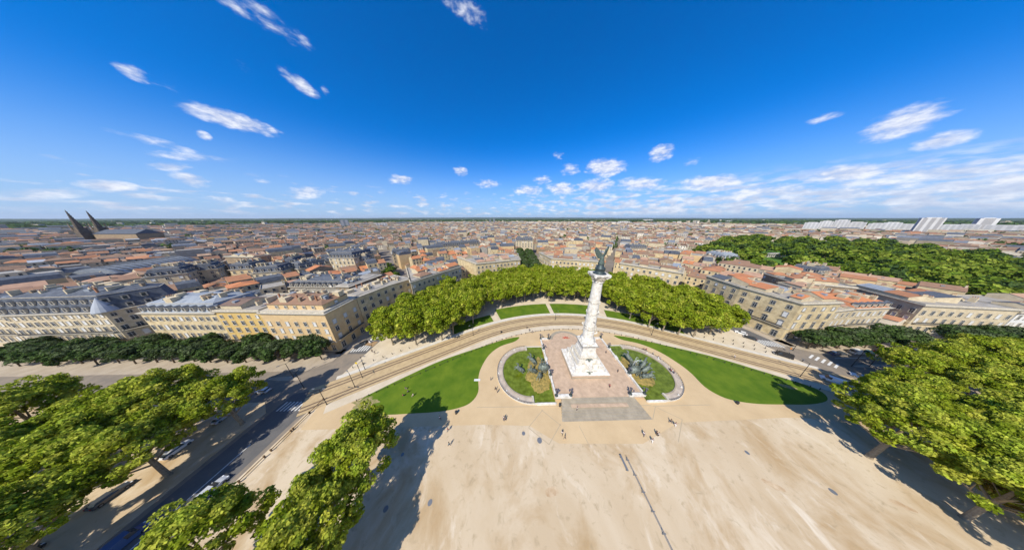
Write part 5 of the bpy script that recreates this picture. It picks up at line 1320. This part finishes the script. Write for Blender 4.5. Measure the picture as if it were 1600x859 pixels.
# parked row shaded between the trunks on the left
for i in range(6):
    c = make_car([PS, PW, PD, PB, PBl, PW][i], 0); c.location = (-92.5, 37-i*8.0, .13); c.rotation_euler[2] = 1.57
    tag(c, '%s car parked between the first two tree rows beyond the left street' % ['silver', 'white', 'grey', 'black', 'blue', 'second white'][i], 'car', 'cars parked under the left trees')
# ------------------------------------------------------------------ people
SKIN = mat('skin', (.42, .26, .18), .7); HAIRM = mat('dark_hair', (.04, .025, .02), .8)
def cloth(n, c): return mat('cloth_'+n, c, .9)
CLO = {'white': cloth('white', (.72, .71, .69)), 'black': cloth('black', (.02, .02, .025)), 'navy': cloth('navy', (.03, .045, .10)), 'red': cloth('red', (.45, .04, .04)), 'blue': cloth('blue', (.10, .22, .42)), 'beige': cloth('beige', (.45, .36, .25)), 'grey': cloth('grey', (.20, .20, .21)), 'teal': cloth('teal', (.08, .30, .30))}
def person_meshes(pose):
    st = {'stand': .06, 'walk': .33, 'sit': .0}[pose]; sit = pose == 'sit'; dz = -.42 if sit else 0
    tor = [(0, 0, .95+dz, .13, .1), (0, 0, 1.2+dz, .13, .1), (0, 0, 1.42+dz, .12, .1), (0, 0, 1.52+dz, .05, .05), (.01, 0, 1.62+dz, .085, .085), (.01, 0, 1.70+dz, .075, .075)]
    N_ = list(tor); E_ = [(0, 1), (1, 2), (2, 3), (3, 4), (4, 5)]; arms = []; legs = []
    for s in (-1, 1):
        a = [(0, .19*s, 1.42+dz, .05), (-.08*s*(st*3), .24*s, 1.15+dz, .042), (.1-.2*s*st, .25*s, .9+dz, .032), (.13-.25*s*st, .25*s, .82+dz, .035)]; b0 = len(N_); N_ += a; E_ += [(2, b0), (b0, b0+1), (b0+1, b0+2), (b0+2, b0+3)]; arms.append(a[:3])
        g = [(0, .1*s, .88+dz, .085), ((.42 if sit else st*s*.6+.03), .11*s, .5 if not sit else .48, .06), ((.45 if sit else st*s), .11*s, .08, .042), ((.58 if sit else st*s+.13), .12*s, .04, .038)]
        b0 = len(N_); N_ += g; E_ += [(0, b0), (b0, b0+1), (b0+1, b0+2), (b0+2, b0+3)]; legs.append(g[:3])
    body = skin(N_, E_, 'body', SKIN)
    nn = [(x, y, z, (rest_[0] if rest_ else .1)*1.14) for x, y, z, *rest_ in tor[:3]]; ee = [(0, 1), (1, 2)]
    for a in arms: b0 = len(nn); nn += [(x, y, z, r_*1.35) for x, y, z, r_ in a[:2]]; ee += [(2, b0), (b0, b0+1)]
    shirt = skin(nn, ee, 'shirt', CLO['white'])
    nn = [(0, 0, .95+dz, .145)]; ee = []
    for g in legs: b0 = len(nn); nn += [(x, y, z, r_*1.22) for x, y, z, r_ in g]; ee += [(0, b0), (b0, b0+1), (b0+1, b0+2)]
    tro = skin(nn, ee, 'trousers', CLO['navy'])
    b = MB(); b.lathe([(.07, 1.60+dz), (.1, 1.64+dz), (.098, 1.70+dz), (.06, 1.76+dz), (.01, 1.78+dz)], HAIRM, 10, (-.012, 0)); hair = b.build('hair', smooth=True)
    out = [o.data for o in (body, shirt, tro, hair)]
    for o in (body, shirt, tro, hair): bpy.data.objects.remove(o)
    return out
PM = {p: person_meshes(p) for p in ('stand', 'walk', 'sit')}
MV = {}
def person(x, y, z, pose, top, bot, rz, lab, name='person'):
    root = empty(name, (x, y, z), rz); root.scale = (1.04,)*3
    for me, nm, c in zip(PM[pose], ('body', 'shirt', 'trousers', 'hair'), (None, top, bot, None)):
        if c:
            k = (pose, nm, c)
            if k not in MV: MV[k] = me.copy(); MV[k].materials.clear(); MV[k].materials.append(CLO[c])
            me = MV[k]
        link(nm, me, root)
    tag(root, lab, 'person', 'people strolling on the square')
PP = [(688, 655, 'walk', 'white', 'black', 'in white and black, topmost of the three strollers right of the tree shadow'), (700, 673, 'walk', 'red', 'navy', 'in a red top below the left lawn'), (702, 696, 'walk', 'teal', 'grey', 'in teal, lowest of the three strollers right of the tree shadow'),
      (787, 655, 'walk', 'white', 'navy', 'in a white shirt walking below the left basin'), (789, 657, 'walk', 'black', 'navy', 'in black beside the one in white below the left basin'), (878, 679, 'walk', 'white', 'black', 'in white at the foot of the steps, left one of a pair'), (882, 686, 'walk', 'black', 'beige', 'in black and beige at the foot of the steps, right one of a pair'),
      (1005, 680, 'walk', 'white', 'navy', 'in white right of the foot of the steps, leftmost of three'), (1025, 679, 'stand', 'black', 'black', 'all in black right of the foot of the steps'), (1028, 681, 'stand', 'white', 'black', 'in white with black trousers, rightmost by the steps'), (1018, 690, 'walk', 'navy', 'white', 'in navy with white trousers, lowest by the steps'),
      (1047, 660, 'walk', 'black', 'navy', 'all dark, upper one of two at the right end of the steps'), (1054, 665, 'walk', 'navy', 'white', 'in navy and white, lower one of two at the right end of the steps'),
      (774, 609, 'walk', 'black', 'black', 'in black leaning on the railing of the left basin'), (777, 613, 'stand', 'beige', 'navy', 'in beige beside the railing of the left basin'), (767, 594, 'stand', 'grey', 'grey', 'in grey at the left edge of the left basin railing'),
      (1005, 547, 'walk', 'red', 'black', 'in red behind the right basin, left one'), (1009, 548, 'walk', 'red', 'navy', 'in red behind the right basin, right one'), (1020, 554, 'walk', 'white', 'navy', 'in white by the right lawn edge behind the basin'), (1028, 560, 'walk', 'navy', 'white', 'in navy at the kerb of the right lawn'), (1031, 562, 'walk', 'white', 'grey', 'in white and grey at the kerb of the right lawn'),
      (1046, 579, 'stand', 'black', 'black', 'in black at the right basin railing'), (1048, 581, 'stand', 'red', 'black', 'in red at the right basin railing'), (1052, 584, 'stand', 'navy', 'navy', 'in navy at the right edge of the right basin'),
      (823, 513, 'walk', 'black', 'black', 'in black crossing the path behind the terrace, upper one'), (827, 517, 'walk', 'navy', 'black', 'in navy crossing the path behind the terrace, middle one'), (832, 520, 'walk', 'black', 'grey', 'in black and grey crossing the path behind the terrace, lower one'),
      (630, 619, 'sit', 'red', 'navy', 'in red sitting on the left lawn'), (638, 613, 'sit', 'grey', 'black', 'in grey sitting on the left lawn'), (646, 618, 'sit', 'white', 'beige', 'in white sitting on the left lawn'), (634, 608, 'sit', 'beige', 'beige', 'in beige sitting on the left lawn, topmost'),
      (582, 550, 'walk', 'black', 'black', 'in black on the zebra crossing by the corner building'), (586, 553, 'walk', 'navy', 'grey', 'in navy leaving the zebra crossing by the corner building'), (1147, 559, 'walk', 'white', 'grey', 'in white on the tram tracks at the right')]
for px, py, pose, t_, b_, lab in PP:
    z = .15; x, y = at(px, py, z); person(x, y, z-(.04 if pose != 'sit' else .02), pose, t_, b_, random.uniform(0, 6.28), 'person '+lab)
for (x, y, t_, lab) in [(37.4, 43.3, 'red', 'person in dark red standing on the terrace in front of the monument'), (44.5, 49.5, 'black', 'person in black on the right side of the terrace'), (45.3, 59.5, 'grey', 'person in grey at the back right of the terrace'), (22.3, 36.2, 'white', 'person in white on the lower left of the front steps')]:
    person(x, y, PZ-.03 if y > 40 else .62, 'stand', t_, 'black', random.uniform(0, 6), lab)
# ------------------------------------------------------------------ street furniture
def lamp_mesh(h=7.0, arms=1):
    root = empty('street_lamp'); b = MB(); b.tube([(0, 0, 0), (0, 0, .8), (0, 0, h)], [.16, .1, .07], DARKM, 8); b.build('pole', root)
    for s in ((1,) if arms == 1 else (1, -1)):
        b = MB(); b.tube([(0, 0, h-.2), (s*.7, 0, h+.15), (s*1.5, 0, h+.2)], .05, DARKM, 6); a = b.build('arm', root)
        b = MB(); b.box((s*1.7, 0, h+.18), (.8, .3, .14), STEEL); b.build('lamp_head', a)
    return root
lamp0 = lamp_mesh(); lamp2 = lamp_mesh(7.5, 2)
TP = [(570.5, 577, 'left of the zebra crossing by the corner building'), (566.5, 590, 'between the tracks at the left'), (554.5, 604, 'beside the inner track at the left'), (739.5, 524, 'beside the tracks left of the half circle mosaic'), (867.5, 499.5, 'beside the tracks behind the mosaic'), (1018, 523, 'beside the tracks behind the right basin'), (1250, 588, 'beside the tracks at the right junction'), (1239, 547, 'in front of the right corner block')]
for i, (px, py, lab) in enumerate(TP):
    c = lamp0 if i == 0 else copy_tree(lamp0); x, y = at(px, py, .12); c.location = (x, y, .1); c.rotation_euler[2] = i*1.3; tag(c, 'slim dark lamp post '+lab, 'lamp post', 'lamp posts along the tracks')
TP = [(511, 632, 'at the left end of the tracks near the shade'), (459, 590, 'on the cross street left of the junction'), (475, 606, 'in the shade at the left junction'), (1330, 572, 'on the traffic island under the right trees'), (1358, 572, 'at the right end of the traffic island'), (1165, 505, 'under the right end of the grove'), (1460, 537, 'in front of the pale building at the far right')]
for i, (px, py, lab) in enumerate(TP):
    c = lamp2 if i == 0 else copy_tree(lamp2); x, y = at(px, py, .12); c.location = (x, y, .1); c.rotation_euler[2] = i*.9; tag(c, 'double armed dark lamp post '+lab, 'lamp post', 'double lamp posts at the junctions')
b = MB(); b.tube([(0, 0, 0), (0, 0, .1), (0, 0, .95), (0, 0, 1.05)], [.16, .13, .11, .04], DARKM, 8); bo = b.build('bollard'); bol = []; proto_b = bo.data; bpy.data.objects.remove(bo)
b = MB()
for s in (-1, 1): b.tube([(s*1.7, 0, 0), (s*1.7, 0, .8)], .11, DARKM, 6)
rl = MB(); rl.tube([(-1.7, 0, .62), (0, 0, .5), (1.7, 0, .62)], .05, DARKM, 5)
pz = b.build('posts'); PMESH = pz.data; bpy.data.objects.remove(pz); rz_ = rl.build('chain'); RMESH = rz_.data; bpy.data.objects.remove(rz_)
def barrier(x, y, ang, lab, grp):
    r0 = empty('low_chain_barrier', (x, y, .12), ang); link('posts', PMESH, r0); link('chain', RMESH, r0); tag(r0, lab, 'barrier', grp)
ln = tramline(-9.6, 94, 400); acc = 0; last = ln[0]; k = 0
for i in range(1, len(ln)):
    d = math.hypot(ln[i][0]-last[0], ln[i][1]-last[1])
    if d >= 5.4:
        ang = math.atan2(ln[i][1]-ln[i-1][1], ln[i][0]-ln[i-1][0]); last = ln[i]; k += 1
        barrier(ln[i][0], ln[i][1], ang, 'low dark chain barrier inside the tracks, %s' % ordinal(k), 'low barriers inside the tracks')
for rw, (o, lo, hi, nm) in enumerate([(9.2, -97, -62, 'left outer line'), (9.2, 60, 97, 'right outer line'), (13, 64, 94, 'right second line')]):
    ln = tramline(o, hi, 200, lo); last = ln[0]; k = 0
    for p in ln[1:]:
        if math.hypot(p[0]-last[0], p[1]-last[1]) >= 3.4:
            last = p; k += 1; o_ = link('bollard', proto_b, loc=(p[0], p[1], .12)); tag(o_, 'small dark bollard, %s in the %s' % (ordinal(k), nm), 'bollard', 'bollards along the tracks')
# wooden rails along the left street
WOOD = mat('weathered_wood', (.24, .16, .09), .9, var=.3, scale=3)
def rail(x, y0, y1, lab):
    r0 = empty('wooden_rail', (x, (y0+y1)/2, .12)); L_ = (y1-y0)/2
    for s in (-1, 1): b = MB(); b.box((0, s*L_, .4), (.28, .28, .9), WOOD); b.build('post', r0)
    b = MB(); b.box((0, 0, .55), (.14, 2*L_, .18), WOOD); b.build('rail', r0); tag(r0, lab, 'barrier', 'wooden rails along the left street')
k = 0
for y0 in (-4, 3.0, 10.0, 16.5, 22.6, 28.3, 33.2, 37.5):
    k += 1; rail(-66.2, y0, y0+4.4, 'low wooden rail beside the left street, %s one from the viewer' % ['first', 'second', 'third', 'fourth', 'fifth', 'sixth', 'seventh', 'eighth'][k-1])
# steel barrier on the sand
fr_ = empty('steel_barrier', (31, 18, .12)); b = MB(); b.tube([(0, -13, .95), (0, 6.6, .95)], .06, STEEL, 6); b.tube([(0, -13, .5), (0, 6.6, .5)], .05, STEEL, 6); b.build('rail', fr_)
for i in range(8): b = MB(); b.tube([(0, 6.4-i*2.7, 0), (0, 6.4-i*2.7, 1.05)], .07, STEEL, 6); b.box((.3, 6.4-i*2.7, .03), (.9, .12, .06), STEEL); b.build('post', fr_)
tag(fr_, 'long grey steel barrier running down the open sand towards the viewer', 'barrier')
bn = empty('dark_bench', (29.8, 23.8, .12)); b = MB(); b.box((0, 0, .46), (.5, 3.0, .1), STEEL); b.build('seat', bn)
for s in (-1, 1): b = MB(); b.box((0, s*1.2, .2), (.4, .12, .42), DARKM); b.build('leg', bn)
tag(bn, 'short dark bench at the top end of the steel barrier', 'bench')
b = MB(); b.box((0, 0, .03), (2.4, .9, .06), PAINT); b.box((-.9, .3, .25), (.08, .08, .5), STEEL); o = b.build('information_panel', loc=(-12.9, 48.2, .17)); tag(o, 'small pale panel lying at the right edge of the left lawn', 'panel')
for (px, py, c, lab) in [(559, 573, mat('yellow_sign', (.6, .42, .02), .6), 'yellow sign beside the left junction'), (1351, 564, mat('blue_sign', (.03, .08, .5), .5), 'round blue sign on the right traffic island'), (1232, 550, mat('orange_sign', (.6, .22, .03), .6), 'orange sign beside the right crossing')]:
    x, y = at(px, py, .2); r0 = empty('road_sign', (x, y, .1)); b = MB(); b.tube([(0, 0, 0), (0, 0, 2.2)], .05, STEEL, 6); b.build('post', r0)
    b = MB(); b.tube([(0, -.02, 2.3), (0, -.08, 2.3)], .5, c, 16); b.build('sign_face', r0); tag(r0, lab, 'road sign')
for (x, y, lab) in [(-4.5, 76.5, 'dark round bin beside the path left of the mosaic'), (-17.7, 36.5, 'dark litter bin at the lower edge of the left lawn'), (79, 37.4, 'dark litter bin at the lower edge of the right lawn'), (17.2, 38.0, 'dark litter bin at the left end of the front steps')]:
    b = MB(); b.lathe([(.35, 0), (.4, .9), (.42, 1.0), (.2, 1.1)], DARKM, 12); o = b.build('litter_bin', loc=(x, y, .12)); tag(o, lab, 'bin')
# ------------------------------------------------------------------ air
HZ = True
if HZ:
    b = MB(); b.box((0, 0, 150), (64000, 64000, 304), DARKM); hz = b.build('haze'); hz['kind'] = 'stuff'
    m = bpy.data.materials.new('haze_air'); m.use_nodes = True; t = m.node_tree; t.nodes.clear()
    pv = t.nodes.new('ShaderNodeVolumePrincipled'); pv.inputs['Color'].default_value = (.80, .89, 1, 1); pv.inputs['Density'].default_value = 2.4e-5; pv.inputs['Anisotropy'].default_value = .2
    oo = t.nodes.new('ShaderNodeOutputMaterial'); t.links.new(pv.outputs[0], oo.inputs['Volume']); hz.data.materials.clear(); hz.data.materials.append(m)
